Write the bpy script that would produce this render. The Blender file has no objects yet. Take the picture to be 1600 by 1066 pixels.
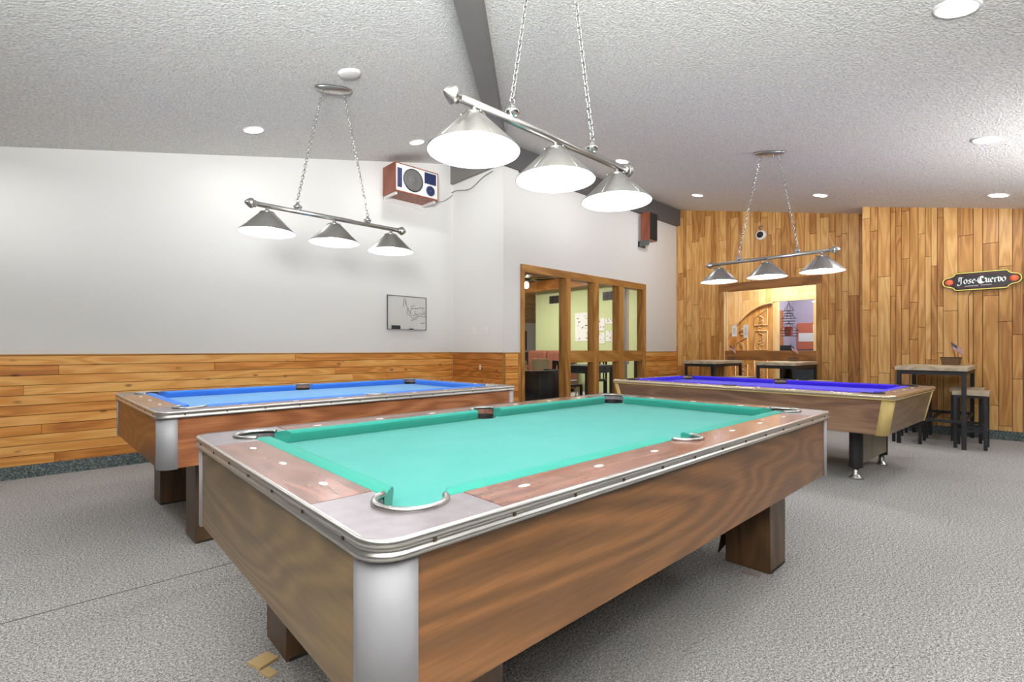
import bpy, bmesh, math, random
from mathutils import Vector, Matrix
random.seed(7)
C = bpy.context.scene.collection
PI = math.pi

# ------------------------------------------------------------------ materials
def srgb(r, g, b):
    f = lambda c: (c/12.92 if c <= 0.04045 else ((c+0.055)/1.055)**2.4)
    return (f(r/255), f(g/255), f(b/255), 1)

class NT:
    def __init__(s, name):
        s.m = bpy.data.materials.new(name); s.m.use_nodes = True
        s.n = s.m.node_tree.nodes; s.l = s.m.node_tree.links
        s.b = s.n['Principled BSDF']
    def add(s, t, **kw):
        n = s.n.new(t)
        for k, v in kw.items():
            if k in n.inputs: n.inputs[k].default_value = v
            else: setattr(n, k, v)
        return n
    def link(s, a, b): s.l.new(a, b)
    def math(s, op, a, b=None):
        n = s.n.new('ShaderNodeMath'); n.operation = op
        for i, x in enumerate((a, b)):
            if x is None: continue
            if isinstance(x, (int, float)): n.inputs[i].default_value = x
            else: s.l.new(x, n.inputs[i])
        return n.outputs[0]
    def ramp(s, fac, stops):
        n = s.n.new('ShaderNodeValToRGB'); e = n.color_ramp.elements
        while len(e) < len(stops): e.new(0.5)
        for el, (p, c) in zip(e, stops): el.position = p; el.color = c
        s.l.new(fac, n.inputs[0]); return n.outputs[0]
    def mix(s, fac, a, b, mode='MIX'):
        n = s.n.new('ShaderNodeMix'); n.data_type = 'RGBA'; n.blend_type = mode
        for i, x in ((0, fac), (6, a), (7, b)):
            if isinstance(x, (int, float)): n.inputs[i].default_value = x
            elif isinstance(x, tuple): n.inputs[i].default_value = x
            else: s.l.new(x, n.inputs[i])
        return n.outputs[2]
    def coord(s, scale=(1, 1, 1), which='Object'):
        t = s.n.new('ShaderNodeTexCoord'); mp = s.n.new('ShaderNodeMapping')
        mp.inputs['Scale'].default_value = scale
        s.l.new(t.outputs[which], mp.inputs[0]); return mp
    def noise(s, vec, scale, detail=2, rough=0.5, dist=0.0):
        n = s.add('ShaderNodeTexNoise', Scale=scale, Detail=detail, Roughness=rough, Distortion=dist)
        s.l.new(vec, n.inputs['Vector']); return n.outputs[0]
    def bump(s, h, strength, dist=0.01):
        n = s.add('ShaderNodeBump', Strength=strength, Distance=dist)
        s.l.new(h, n.inputs['Height']); s.l.new(n.outputs[0], s.b.inputs['Normal'])

def plain(name, col, rough=0.5, metal=0.0, var=0.06, scale=12.0, spec=0.5, coat=0.0):
    t = NT(name)
    v = t.coord()
    n = t.noise(v.outputs[0], scale, 3)
    d = tuple(c*(1-var) for c in col[:3])+(1,); l = tuple(min(1, c*(1+var)) for c in col[:3])+(1,)
    t.link(t.mix(n, d, l), t.b.inputs['Base Color'])
    t.b.inputs['Roughness'].default_value = rough; t.b.inputs['Metallic'].default_value = metal
    t.b.inputs['Specular IOR Level'].default_value = spec
    t.b.inputs['Coat Weight'].default_value = coat
    return t.m

def emit(name, col, strength):
    t = NT(name)
    t.b.inputs['Base Color'].default_value = col
    t.b.inputs['Emission Color'].default_value = col
    t.b.inputs['Emission Strength'].default_value = strength
    return t.m

def brushed(name, col, rough=0.3, axis=(1, 1, 60), aniso=0.0):
    t = NT(name); v = t.coord(axis)
    n = t.noise(v.outputs[0], 6, 2)
    t.link(t.mix(n, tuple(c*0.85 for c in col[:3])+(1,), col), t.b.inputs['Base Color'])
    t.b.inputs['Metallic'].default_value = 1.0
    t.link(t.math('ADD', t.math('MULTIPLY', n, 0.15), rough-0.07), t.b.inputs['Roughness'])
    return t.m

def laminate(name, dark, mid, light, axis, rough=0.35, k=15.0, sc=1.0, off=(0, 0, 0)):
    """figured laminate: contour-line grain stretched along an axis"""
    t = NT(name)
    s = [3.4*sc]*3; s['xyz'.index(axis)] = 0.62*sc
    v = t.coord(tuple(s)); v.inputs['Location'].default_value = off
    n = t.noise(v.outputs[0], 1.0, 1.5, 0.45, 0.35)
    rings = t.math('SINE', t.math('MULTIPLY', n, k*6.283))
    rings = t.math('ADD', t.math('MULTIPLY', rings, 0.5), 0.5)
    s2 = [90]*3; s2['xyz'.index(axis)] = 5
    v2 = t.coord(tuple(s2))
    fine = t.noise(v2.outputs[0], 1.0, 2)
    n3 = t.noise(v.outputs[0], 0.9, 2)
    f = t.math('ADD', t.math('MULTIPLY', rings, 0.24), t.math('ADD', t.math('MULTIPLY', fine, 0.42), t.math('MULTIPLY', n3, 0.40)))
    col = t.ramp(f, [(0.22, dark), (0.52, mid), (0.82, light)])
    t.link(col, t.b.inputs['Base Color'])
    t.b.inputs['Roughness'].default_value = rough
    return t.m

def board_mat(name, dark, mid, light, axis, knots=True, rough=0.45, tonevar=0.5):
    """real-wood boards; each board has its own tone and grain offset (mesh attribute)"""
    t = NT(name)
    at = t.add('ShaderNodeAttribute', attribute_name='tone')
    s = [7.0]*3; s['xyz'.index(axis)] = 0.9
    v = t.coord(tuple(s))
    add = t.n.new('ShaderNodeVectorMath'); add.operation = 'ADD'
    t.link(v.outputs[0], add.inputs[0])
    mul = t.n.new('ShaderNodeVectorMath'); mul.operation = 'SCALE'; mul.inputs['Scale'].default_value = 37.0
    comb = t.n.new('ShaderNodeCombineXYZ')
    for i in range(3): t.link(at.outputs['Fac'], comb.inputs[i])
    t.link(comb.outputs[0], mul.inputs[0]); t.link(mul.outputs[0], add.inputs[1])
    vec = add.outputs[0]
    n = t.noise(vec, 0.8, 2, 0.5, 0.4)
    rings = t.math('ADD', t.math('MULTIPLY', t.math('SINE', t.math('MULTIPLY', n, 42.0)), 0.5), 0.5)
    s2 = [110]*3; s2['xyz'.index(axis)] = 4
    fine = t.noise(t.coord(tuple(s2)).outputs[0], 1, 2)
    f = t.math('ADD', t.math('MULTIPLY', rings, 0.26), t.math('MULTIPLY', fine, 0.30))
    f = t.math('ADD', f, t.math('MULTIPLY', at.outputs['Fac'], tonevar))
    col = t.ramp(f, [(0.12, dark), (0.5, mid), (0.95, light)])
    if knots:
        s3 = [5.0]*3; s3['xyz'.index(axis)] = 2.2
        v3 = t.coord(tuple(s3))
        vo = t.add('ShaderNodeTexVoronoi', Scale=1.7); t.link(v3.outputs[0], vo.inputs['Vector'])
        w = t.math('ADD', vo.outputs['Distance'], t.math('MULTIPLY', t.noise(v3.outputs[0], 8, 2), 0.08))
        k = t.ramp(w, [(0.09, (1, 1, 1, 1)), (0.19, (0, 0, 0, 1))])
        col = t.mix(t.math('MULTIPLY', k, 0.75), col, tuple(c*0.30 for c in dark[:3])+(1,))
    t.link(col, t.b.inputs['Base Color'])
    t.b.inputs['Roughness'].default_value = rough
    t.bump(fine, 0.06, 0.004)
    return t.m

def carpet_mat(name, dark, mid, light, seam=True, fine=260.0):
    t = NT(name); v = t.coord(which='Object')
    n = t.math('ADD', t.math('MULTIPLY', t.noise(v.outputs[0], fine, 2, 0.7), 0.42), t.math('MULTIPLY', t.noise(v.outputs[0], fine*0.5, 1, 0.6), 0.30))
    n = t.math('ADD', n, t.math('MULTIPLY', t.noise(v.outputs[0], fine*0.30, 2, 0.7), 0.24))
    n2 = t.noise(v.outputs[0], 1.3, 3, 0.6)
    col = t.ramp(n, [(0.40, dark), (0.5, mid), (0.60, light)])
    col = t.mix(0.22, col, t.ramp(n2, [(0.3, (0.55, 0.55, 0.55, 1)), (0.7, (1, 1, 1, 1))]), 'MULTIPLY')
    if seam:
        sx = t.n.new('ShaderNodeSeparateXYZ'); t.link(v.outputs[0], sx.inputs[0])
        wob = t.math('MULTIPLY', t.math('SUBTRACT', t.noise(v.outputs[0], 4, 2), 0.5), 0.012)
        d = t.math('ABSOLUTE', t.math('SUBTRACT', t.math('ADD', sx.outputs[1], wob), 2.905))
        line = t.math('LESS_THAN', d, 0.0045)
        lim = t.math('LESS_THAN', sx.outputs[0], 1.6)
        f = t.math('MULTIPLY', t.math('MULTIPLY', line, lim), 0.8)
        col = t.mix(f, col, (0.02, 0.02, 0.02, 1))
    t.link(col, t.b.inputs['Base Color'])
    t.b.inputs['Roughness'].default_value = 1.0; t.b.inputs['Specular IOR Level'].default_value = 0.05
    t.bump(n, 0.35, 0.006)
    return t.m

def ceiling_mat():
    t = NT('sprayed_ceiling_texture'); v = t.coord()
    n = t.noise(v.outputs[0], 62, 3, 0.62)
    n2 = t.noise(v.outputs[0], 22, 2)
    h = t.math('ADD', n, t.math('MULTIPLY', n2, 0.3))
    col = t.ramp(n, [(0.36, srgb(204, 201, 196)), (0.62, srgb(235, 233, 228))])
    t.link(col, t.b.inputs['Base Color'])
    t.b.inputs['Roughness'].default_value = 0.95; t.b.inputs['Specular IOR Level'].default_value = 0.1
    t.bump(h, 0.6, 0.02)
    return t.m

def paint_mat(name, col):
    t = NT(name); v = t.coord()
    n = t.noise(v.outputs[0], 1.2, 3); n2 = t.noise(v.outputs[0], 140, 2)
    t.link(t.mix(n, tuple(c*0.97 for c in col[:3])+(1,), col), t.b.inputs['Base Color'])
    t.b.inputs['Roughness'].default_value = 0.55; t.b.inputs['Specular IOR Level'].default_value = 0.3
    t.bump(n2, 0.05, 0.003)
    return t.m

def cloth_mat(name, col, light):
    t = NT(name); v = t.coord()
    n = t.noise(v.outputs[0], 5, 4, 0.6); n2 = t.noise(v.outputs[0], 500, 2)
    t.link(t.mix(n, col, light), t.b.inputs['Base Color'])
    t.b.inputs['Roughness'].default_value = 0.95; t.b.inputs['Specular IOR Level'].default_value = 0.1
    t.b.inputs['Sheen Weight'].default_value = 0.12
    t.bump(n2, 0.1, 0.002)
    return t.m

def glass_mat():
    t = NT('thin_clear_glass')
    tr = t.add('ShaderNodeBsdfTransparent'); gl = t.add('ShaderNodeBsdfGlossy', Roughness=0.02)
    tr.inputs[0].default_value = (0.97, 0.985, 0.98, 1)
    lw = t.add('ShaderNodeLayerWeight', Blend=0.5)
    fac = t.math('ADD', t.math('MULTIPLY', t.math('POWER', lw.outputs['Facing'], 4.0), 0.35), 0.025)
    mx = t.n.new('ShaderNodeMixShader')
    t.link(fac, mx.inputs[0]); t.link(tr.outputs[0], mx.inputs[1]); t.link(gl.outputs[0], mx.inputs[2])
    t.link(mx.outputs[0], t.n['Material Output'].inputs['Surface'])
    return t.m

def rail_mat(name, dark, mid, light, axis, rough=0.22):
    t = NT(name)
    s = [30]*3; s['xyz'.index(axis)] = 3.5
    v = t.coord(tuple(s)); n = t.noise(v.outputs[0], 1, 4, 0.6, 0.4)
    sm = t.noise(t.coord((1, 1, 1)).outputs[0], 9, 4, 0.7)
    col = t.ramp(n, [(0.3, dark), (0.5, mid), (0.72, light)])
    wear = t.ramp(sm, [(0.40, (0, 0, 0, 1)), (0.85, (1, 1, 1, 1))])
    col = t.mix(t.math('MULTIPLY', wear, 0.35), col, srgb(158, 132, 122))
    t.link(col, t.b.inputs['Base Color'])
    t.link(t.math('ADD', t.math('MULTIPLY', sm, 0.12), rough-0.03), t.b.inputs['Roughness'])
    t.b.inputs['Coat Weight'].default_value = 0.3
    return t.m

M = {}
M['wall'] = paint_mat('warm_white_wall_paint', srgb(226, 224, 219))
M['ceil'] = ceiling_mat()
M['carpet'] = carpet_mat('grey_flecked_carpet', srgb(90, 88, 87), srgb(174, 172, 170), srgb(236, 234, 231))
M['carpet_base'] = carpet_mat('dark_carpet_cove_base', srgb(58, 66, 66), srgb(98, 108, 108), srgb(150, 158, 156), False, 150)
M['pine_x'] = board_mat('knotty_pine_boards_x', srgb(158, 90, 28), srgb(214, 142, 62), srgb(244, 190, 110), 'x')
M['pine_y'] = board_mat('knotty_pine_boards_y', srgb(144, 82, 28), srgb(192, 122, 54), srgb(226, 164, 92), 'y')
M['plank_z'] = board_mat('amber_vertical_planks', srgb(150, 96, 42), srgb(200, 144, 76), srgb(232, 188, 120), 'z', False, 0.45, 0.48)
M['gap'] = plain('dark_board_gap', srgb(70, 44, 20), 0.9)
M['trimwood_z'] = laminate('oiled_oak_frame_z', srgb(124, 80, 30), srgb(172, 120, 58), srgb(200, 148, 80), 'z', 0.4, 6)
M['trimwood_x'] = laminate('oiled_oak_frame_x', srgb(124, 80, 30), srgb(172, 120, 58), srgb(200, 148, 80), 'x', 0.4, 6)
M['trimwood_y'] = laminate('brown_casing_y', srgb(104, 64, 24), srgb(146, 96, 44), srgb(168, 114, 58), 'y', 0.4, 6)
M['beam'] = plain('grey_painted_beam', srgb(122, 119, 116), 0.6, var=0.05)
M['beam_dark'] = plain('charcoal_painted_beam', srgb(92, 90, 89), 0.6, var=0.05)
M['alu'] = plain('satin_aluminium_post', srgb(186, 186, 190), 0.6, 0.35, 0.02)
M['alu_trim'] = plain('satin_aluminium_trim', srgb(214, 211, 206), 0.3, 0.9, 0.02)
M['nickel'] = brushed('brushed_nickel', srgb(196, 194, 190), 0.30, (40, 40, 4))
M['nickel_shade'] = brushed('brushed_nickel_shade', srgb(186, 184, 180), 0.36, (4, 4, 4))
M['shade_in'] = plain('white_enamel_inside_shade', srgb(250, 250, 248), 0.5, var=0.01)
M['chrome'] = plain('polished_chain_steel', srgb(210, 210, 208), 0.18, 1.0, 0.03)
M['bulb'] = emit('glowing_frosted_bulb', (0.965, 0.985, 1, 1), 160)
M['down'] = emit('glowing_downlight_lens', (0.965, 0.985, 1, 1), 150)
M['white_plastic'] = plain('white_plastic', srgb(232, 230, 226), 0.4, var=0.02)
M['black'] = plain('matte_black', srgb(22, 22, 23), 0.6)
M['black_rubber'] = plain('black_rubber', srgb(30, 29, 28), 0.5)
M['screw'] = plain('dark_screw_hole', srgb(60, 44, 26), 0.6)
M['black_metal'] = plain('black_powder_coated_steel', srgb(40, 41, 44), 0.45, 0.3)
M['walnut_x'] = laminate('walnut_laminate_x', srgb(74, 50, 28), srgb(112, 76, 42), srgb(152, 104, 60), 'x', 0.33)
M['walnut_y'] = laminate('walnut_laminate_y', srgb(80, 62, 38), srgb(112, 90, 56), srgb(144, 116, 74), 'y', 0.33, off=(3, 2, 1))
M['walnut_red_x'] = laminate('red_walnut_laminate_x', srgb(104, 62, 38), srgb(150, 94, 60), srgb(190, 130, 88), 'x', 0.33, off=(5, 0, 2))
M['walnut_red_y'] = laminate('red_walnut_laminate_y', srgb(100, 62, 36), srgb(140, 90, 52), srgb(172, 116, 70), 'y', 0.33, off=(1, 7, 2))
M['teak_x'] = laminate('straight_grain_teak_x', srgb(98, 74, 58), srgb(136, 104, 82), srgb(170, 136, 108), 'x', 0.4, 5, 1.6)
M['teak_y'] = laminate('straight_grain_teak_y', srgb(88, 70, 50), srgb(118, 96, 70), srgb(146, 122, 92), 'y', 0.4, 5, 1.6)
M['leg_z'] = laminate('shaded_walnut_leg_z', srgb(48, 34, 18), srgb(76, 55, 32), srgb(104, 76, 46), 'z', 0.4, 8)  # walnut tone darkened to hold the shade on the legs
M['olive_z'] = laminate('olive_wood_leg_z', srgb(84, 74, 52), srgb(110, 98, 70), srgb(130, 116, 84), 'z', 0.4, 4)
M['rose_x'] = rail_mat('rosewood_rail_laminate_x', srgb(88, 52, 42), srgb(128, 82, 66), srgb(156, 108, 92), 'x')
M['rose_y'] = rail_mat('rosewood_rail_laminate_y', srgb(88, 52, 42), srgb(128, 82, 66), srgb(156, 108, 92), 'y')
M['tan_x'] = rail_mat('tan_rail_laminate_x', srgb(120, 94, 80), srgb(156, 128, 110), srgb(184, 158, 138), 'x')
M['tan_y'] = rail_mat('tan_rail_laminate_y', srgb(120, 94, 80), srgb(156, 128, 110), srgb(184, 158, 138), 'y')
M['casting'] = plain('worn_grey_corner_casting', srgb(140, 132, 136), 0.34, 0.25, 0.28, 26)
M['gold_post'] = plain('satin_gold_corner', srgb(222, 194, 124), 0.55, 0.0, 0.03)
M['gold_trim'] = plain('champagne_edge_trim', srgb(214, 200, 172), 0.25, 0.8, 0.04)
M['green'] = cloth_mat('green_billiard_cloth', srgb(60, 144, 134), srgb(80, 156, 148))
M['green_c'] = cloth_mat('green_cushion_cloth', srgb(44, 140, 124), srgb(60, 150, 136))  # cushion cloths: bed colour deepened to hold the shade of their faces
M['blue'] = cloth_mat('blue_billiard_cloth', srgb(104, 158, 208), srgb(118, 168, 216))  # paled to hold the washed-out highlight of the lit cloth
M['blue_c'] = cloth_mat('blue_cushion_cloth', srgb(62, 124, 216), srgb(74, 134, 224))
M['purple'] = cloth_mat('violet_billiard_cloth', srgb(78, 70, 206), srgb(90, 82, 214))
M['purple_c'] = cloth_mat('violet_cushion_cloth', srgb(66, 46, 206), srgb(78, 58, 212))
M['pearl'] = plain('pearl_sight_inlay', srgb(250, 244, 240), 0.35, var=0.03)
M['oak_grey'] = laminate('grey_washed_oak', srgb(146, 130, 108), srgb(182, 166, 142), srgb(206, 192, 168), 'x', 0.5, 6)
M['glass'] = glass_mat()
M['paper'] = plain('white_paper', srgb(236, 236, 232), 0.8, var=0.03)
M['ink'] = plain('black_ink', srgb(40, 40, 42), 0.7)
M['board_white'] = plain('whiteboard_surface', srgb(206, 204, 199), 0.22, var=0.06, scale=3)
M['cherry'] = laminate('reddish_speaker_veneer', srgb(96, 48, 30), srgb(136, 72, 48), srgb(160, 92, 64), 'z', 0.4, 5)
M['cone'] = plain('grey_paper_cone', srgb(86, 84, 82), 0.7)
M['navy'] = plain('navy_horn_plastic', srgb(40, 46, 82), 0.4)
M['baffle'] = plain('pale_grey_baffle', srgb(212, 212, 206), 0.5, var=0.02)
M['sign_black'] = plain('glossy_black_sign_face', srgb(34, 36, 38), 0.3)
M['sign_yellow'] = emit('lit_yellow_sign_tube', srgb(232, 214, 110), 0.35)
M['sign_maroon'] = plain('maroon_sign_border', srgb(110, 56, 62), 0.4)
M['sign_orange'] = plain('orange_sign_lobe', srgb(232, 96, 50), 0.4)
M['sign_cream'] = plain('cream_sign_rosette', srgb(255, 190, 140), 0.4)
M['sign_white'] = emit('white_sign_lettering', srgb(236, 236, 230), 0.35)
M['sign_edge'] = plain('dark_olive_sign_case', srgb(52, 52, 22), 0.5)
M['flag_red'] = plain('flag_red', srgb(176, 60, 66), 0.8)
M['flag_white'] = plain('flag_white', srgb(232, 226, 226), 0.8)
M['flag_blue'] = plain('flag_blue', srgb(62, 66, 104), 0.8)
M['basket'] = plain('smoky_brown_basket', srgb(112, 84, 58), 0.4)
M['shim'] = plain('pale_pine_shim', srgb(214, 184, 128), 0.7)
M['tile_pink'] = plain('pinkish_grey_shim', srgb(150, 132, 128), 0.7)
M['green_wall'] = paint_mat('pale_green_wall_paint', srgb(206, 218, 166))
M['lounge_white'] = paint_mat('off_white_lounge_paint', srgb(226, 226, 212))
M['lounge_ceil'] = board_mat('golden_wood_ceiling_boards', srgb(150, 100, 40), srgb(196, 148, 78), srgb(226, 190, 120), 'x', False)
M['orange_beam'] = laminate('orange_brown_beam_y', srgb(140, 84, 36), srgb(186, 124, 62), srgb(206, 146, 84), 'y', 0.4, 5)
M['leather'] = plain('reddish_brown_leather', srgb(140, 86, 68), 0.45, var=0.25, scale=6)
M['tan_metal'] = plain('beige_folding_chair_paint', srgb(176, 160, 118), 0.45)
M['grey_seat'] = plain('grey_padded_seat', srgb(120, 126, 136), 0.7)
M['vent_grey'] = plain('dark_grey_vent', srgb(92, 96, 92), 0.5)
M['slate'] = plain('dark_slate_blue_paint', srgb(54, 66, 78), 0.5)
M['lilac'] = paint_mat('lilac_grey_paint', srgb(188, 178, 196))
M['door_oak_z'] = laminate('honey_oak_door_z', srgb(168, 112, 50), srgb(214, 160, 90), srgb(238, 192, 126), 'z', 0.4, 8)
M['pale_oak_z'] = laminate('pale_oak_casing_z', srgb(212, 172, 116), srgb(236, 204, 152), srgb(248, 224, 182), 'z', 0.45, 6)
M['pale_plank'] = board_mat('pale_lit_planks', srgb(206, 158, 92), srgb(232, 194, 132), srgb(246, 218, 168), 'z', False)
M['door_brown'] = laminate('rust_brown_door_z', srgb(150, 80, 30), srgb(190, 108, 50), srgb(206, 128, 66), 'z', 0.4, 5)
M['red_board'] = plain('terracotta_pinboard', srgb(206, 116, 86), 0.9, var=0.06)
M['orange_red'] = plain('orange_red_bag', srgb(226, 100, 66), 0.7)
M['grey_wire'] = plain('grey_wire', srgb(90, 88, 90), 0.4, 0.6)
M['fan_wood'] = plain('dark_fan_blade', srgb(84, 70, 50), 0.5)

# ------------------------------------------------------------------ mesh builder
class MB:
    def __init__(s): s.v = []; s.f = []; s.m = []; s.sm = []; s.t = []
    def face(s, idx, m=0, smooth=False, tone=0.0):
        s.f.append(tuple(idx)); s.m.append(m); s.sm.append(smooth); s.t.append(tone)
    def pts(s, ps):
        b = len(s.v); s.v += [tuple(p) for p in ps]; return list(range(b, b+len(ps)))
    def poly(s, ps, m=0, smooth=False, tone=0.0): s.face(s.pts(ps), m, smooth, tone)
    def box(s, x0, x1, y0, y1, z0, z1, m=0, tone=0.0):
        i = s.pts([(x0,y0,z0),(x1,y0,z0),(x1,y1,z0),(x0,y1,z0),(x0,y0,z1),(x1,y0,z1),(x1,y1,z1),(x0,y1,z1)])
        for q in ((0,3,2,1),(4,5,6,7),(0,1,5,4),(1,2,6,5),(2,3,7,6),(3,0,4,7)): s.face([i[k] for k in q], m, False, tone)
        return s
    def bar(s, a, b, w, h, m=0, up=(0,0,1)):
        a = Vector(a); b = Vector(b); d = (b-a).normalized(); up = Vector(up)
        if abs(d.dot(up)) > 0.99: up = Vector((1,0,0))
        r = d.cross(up).normalized(); u = r.cross(d).normalized()
        c = lambda p, i, j: tuple(p + r*(i*w/2) + u*(j*h/2))
        i = s.pts([c(a,-1,-1),c(a,1,-1),c(a,1,1),c(a,-1,1),c(b,-1,-1),c(b,1,-1),c(b,1,1),c(b,-1,1)])
        for q in ((0,1,2,3),(7,6,5,4),(4,5,1,0),(5,6,2,1),(6,7,3,2),(7,4,0,3)): s.face([i[k] for k in q], m)
        return s
    def loft(s, loops, m=0, cap=True, smooth=False, closed=True):
        ids = [s.pts(l) for l in loops]; n = len(loops[0])
        for a, b in zip(ids, ids[1:]):
            for k in range(n if closed else n-1):
                k2 = (k+1) % n; s.face((a[k], a[k2], b[k2], b[k]), m, smooth)
        if cap: s.face(ids[0][::-1], m); s.face(ids[-1], m)
        return s
    def prism(s, poly, z0, z1, m=0):
        return s.loft([[(x,y,z0) for x,y in poly], [(x,y,z1) for x,y in poly]], m)
    def tube(s, ps, r, n=8, m=0, closed=False):
        ps = [Vector(p) for p in ps]; loops = []; N = len(ps); prev = None
        for i, p in enumerate(ps):
            if closed: d = (ps[(i+1)%N]-ps[i-1]).normalized()
            else: d = (ps[min(i+1,N-1)]-ps[max(i-1,0)]).normalized()
            if prev is None:
                up = Vector((0,0,1)) if abs(d.z) < 0.9 else Vector((1,0,0))
                x = d.cross(up).normalized()
            else: x = (prev - d*prev.dot(d)).normalized()
            prev = x; y = d.cross(x)
            rr = r[i] if isinstance(r, (list, tuple)) else r
            loops.append([tuple(p + (x*math.cos(2*PI*k/n) + y*math.sin(2*PI*k/n))*rr) for k in range(n)])
        if closed: loops.append(loops[0]); return s.loft(loops, m, False, True)
        return s.loft(loops, m, True, True)
    def lathe(s, prof, n=24, m=0, o=(0,0,0), axis='z', cap=False, sx=1.0):
        loops = []
        for r, z in prof:
            l = []
            for k in range(n):
                a = 2*PI*k/n; x, y = r*math.cos(a)*sx, r*math.sin(a)
                if axis == 'z': p = (x, y, z)
                elif axis == 'x': p = (z, x, y)
                else: p = (y, z, x)
                l.append((p[0]+o[0], p[1]+o[1], p[2]+o[2]))
            loops.append(l)
        return s.loft(loops, m, cap, True)
    def xf(s, mat, start=0):
        s.v[start:] = [tuple(mat @ Vector(p)) for p in s.v[start:]]; return s
    def build(s, name, mats, parent=None, bevel=0.0, loc=None, rot=None, seg=2):
        me = bpy.data.meshes.new(name); me.from_pydata(s.v, [], s.f)
        if not isinstance(mats, (list, tuple)): mats = [mats]
        for x in mats: me.materials.append(x)
        me.polygons.foreach_set('material_index', s.m); me.polygons.foreach_set('use_smooth', s.sm)
        if any(s.t):
            a = me.attributes.new('tone', 'FLOAT', 'FACE'); a.data.foreach_set('value', s.t)
        bm = bmesh.new(); bm.from_mesh(me); bmesh.ops.recalc_face_normals(bm, faces=bm.faces); bm.to_mesh(me); bm.free()
        me.update()
        o = bpy.data.objects.new(name, me); C.objects.link(o)
        if parent: o.parent = parent
        if loc: o.location = loc
        if rot: o.rotation_euler = rot
        if bevel:
            b = o.modifiers.new('edge', 'BEVEL'); b.width = bevel; b.segments = seg; b.limit_method = 'ANGLE'; b.angle_limit = 0.8
        return o

def tag(o, label=None, cat=None, group=None, kind=None):
    if label: o['label'] = label
    if cat: o['category'] = cat
    if group: o['group'] = group
    if kind: o['kind'] = kind
    return o
def empty(name, loc=(0,0,0), rz=0.0, label=None, cat=None, group=None, kind=None):
    o = bpy.data.objects.new(name, None); C.objects.link(o); o.empty_display_size = 0.1
    o.location = loc; o.rotation_euler = (0,0,rz)
    return tag(o, label, cat, group, kind)
def struct(o, label=None, cat=None): return tag(o, label, cat, None, 'structure')
def copy_tree(o, parent=None):
    c = o.copy(); C.objects.link(c)
    if parent: c.parent = parent
    for ch in [x for x in bpy.data.objects if x.parent == o and x is not c]: copy_tree(ch, c)
    return c

# ------------------------------------------------------------------ room dimensions (x along left wall, y towards left wall)
VL, UJ, VW, UB, UR, VJ = 6.07, 4.46, 4.92, 9.25, 8.68, 1.72
U0, V0 = -1.7, -1.7
SL = 0.2265
def cz(u, v): return min(2.946+SL*u, 3.945-SL*(VW-v))
HIP = 0.508

# floor
b = MB(); b.poly([(U0,V0,0),(16,V0,0),(16,13,0),(U0,13,0)])
struct(b.build('floor', M['carpet']), 'grey flecked carpet floor', 'floor')
# ceiling: two slopes that meet on the hip
b = MB()
def P(u, v): return (u, v, cz(u, v))
hip0 = (V0-HIP, V0)
b.poly([P(*hip0), P(UJ, UJ+HIP), P(UJ, VL+0.06), P(V0-HIP, VL+0.06)])
b.poly([P(*hip0), (UB+0.06, V0, cz(UB, V0)), (UB+0.06, UJ+HIP, cz(UB, UJ+HIP)), P(UJ, UJ+HIP)])
struct(b.build('ceiling', M['ceil']), 'sloping sprayed-texture ceiling', 'ceiling')

# left wall
b = MB(); b.poly([(U0,VL,0),(UJ,VL,0),(UJ,VL,cz(UJ,VL)+.05),(U0,VL,cz(U0,VL)+.05)])
wall_left = struct(b.build('wall_left', M['wall']), 'long white wall with pine wainscot', 'wall')
b = MB(); b.poly([(UJ,VL,0),(UJ,VW,0),(UJ,VW,4.1),(UJ,VL,4.1)])
wall_mid = struct(b.build('wall_middle', M['wall']), 'short white return wall with two switches', 'wall')
# window wall (thick, with the opening)
WU0, WU1, WZ = 4.816, 8.04, 2.335
b = MB(); TH = 0.16
b.box(UJ+.004, 4.74, VW, VW+TH, 0, 4.1); b.box(4.74, WU0, VW+.04, VW+TH, 0, 4.1)
b.box(WU0, WU1, VW+.04, VW+TH, WZ, 4.1); b.box(WU1, UB+.05, VW+.04, VW+TH, 0, 4.1)
wall_far = struct(b.build('wall_far', M['wall']), 'white wall holding the oak framed interior window', 'wall')

WAIN = 1.075
def h_boards(name, p0, p1, nrm, mat, parent, z0=0.11, z1=WAIN, rows=11):
    """horizontal boards from p0 to p1 (2D), thickness along nrm"""
    b = MB(); d = Vector((p1[0]-p0[0], p1[1]-p0[1])); L = d.length; d.normalize(); n = Vector(nrm)
    def slab(a, c, za, zb, t0, t1, m, tone):
        q = [Vector(p0)+d*a+n*t0, Vector(p0)+d*c+n*t0, Vector(p0)+d*c+n*t1, Vector(p0)+d*a+n*t1]
        i = b.pts([(p.x,p.y,za) for p in q]+[(p.x,p.y,zb) for p in q])
        for k in ((0,3,2,1),(4,5,6,7),(0,1,5,4),(1,2,6,5),(2,3,7,6),(3,0,4,7)): b.face([i[j] for j in k], m, False, tone)
    slab(0, L, z0, z1, 0.0, 0.006, 1, 0.01)
    h = (z1-z0)/rows
    for r in range(rows):
        a = 0; first = True
        while a < L-0.001:
            ln = random.uniform(0.9, 3.2)*(random.random() if first else 1)+0.2; first = False
            c = min(L, a+ln)
            if L-c < 0.25: c = L
            slab(a, c-0.002, z0+r*h+.0022, z0+(r+1)*h-.0022, 0.004, 0.018, 0, random.uniform(.05, 1))
            a = c
    return b.build(name, [mat, M['gap']], parent, 0.0022, seg=1)
h_boards('wainscot_boards', (U0, VL), (UJ-.018, VL), (0,-1), M['pine_x'], wall_left)
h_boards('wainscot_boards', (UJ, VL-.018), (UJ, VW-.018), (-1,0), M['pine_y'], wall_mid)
h_boards('wainscot_boards', (UJ, VW), (4.74, VW), (0,-1), M['pine_x'], wall_far)
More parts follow.
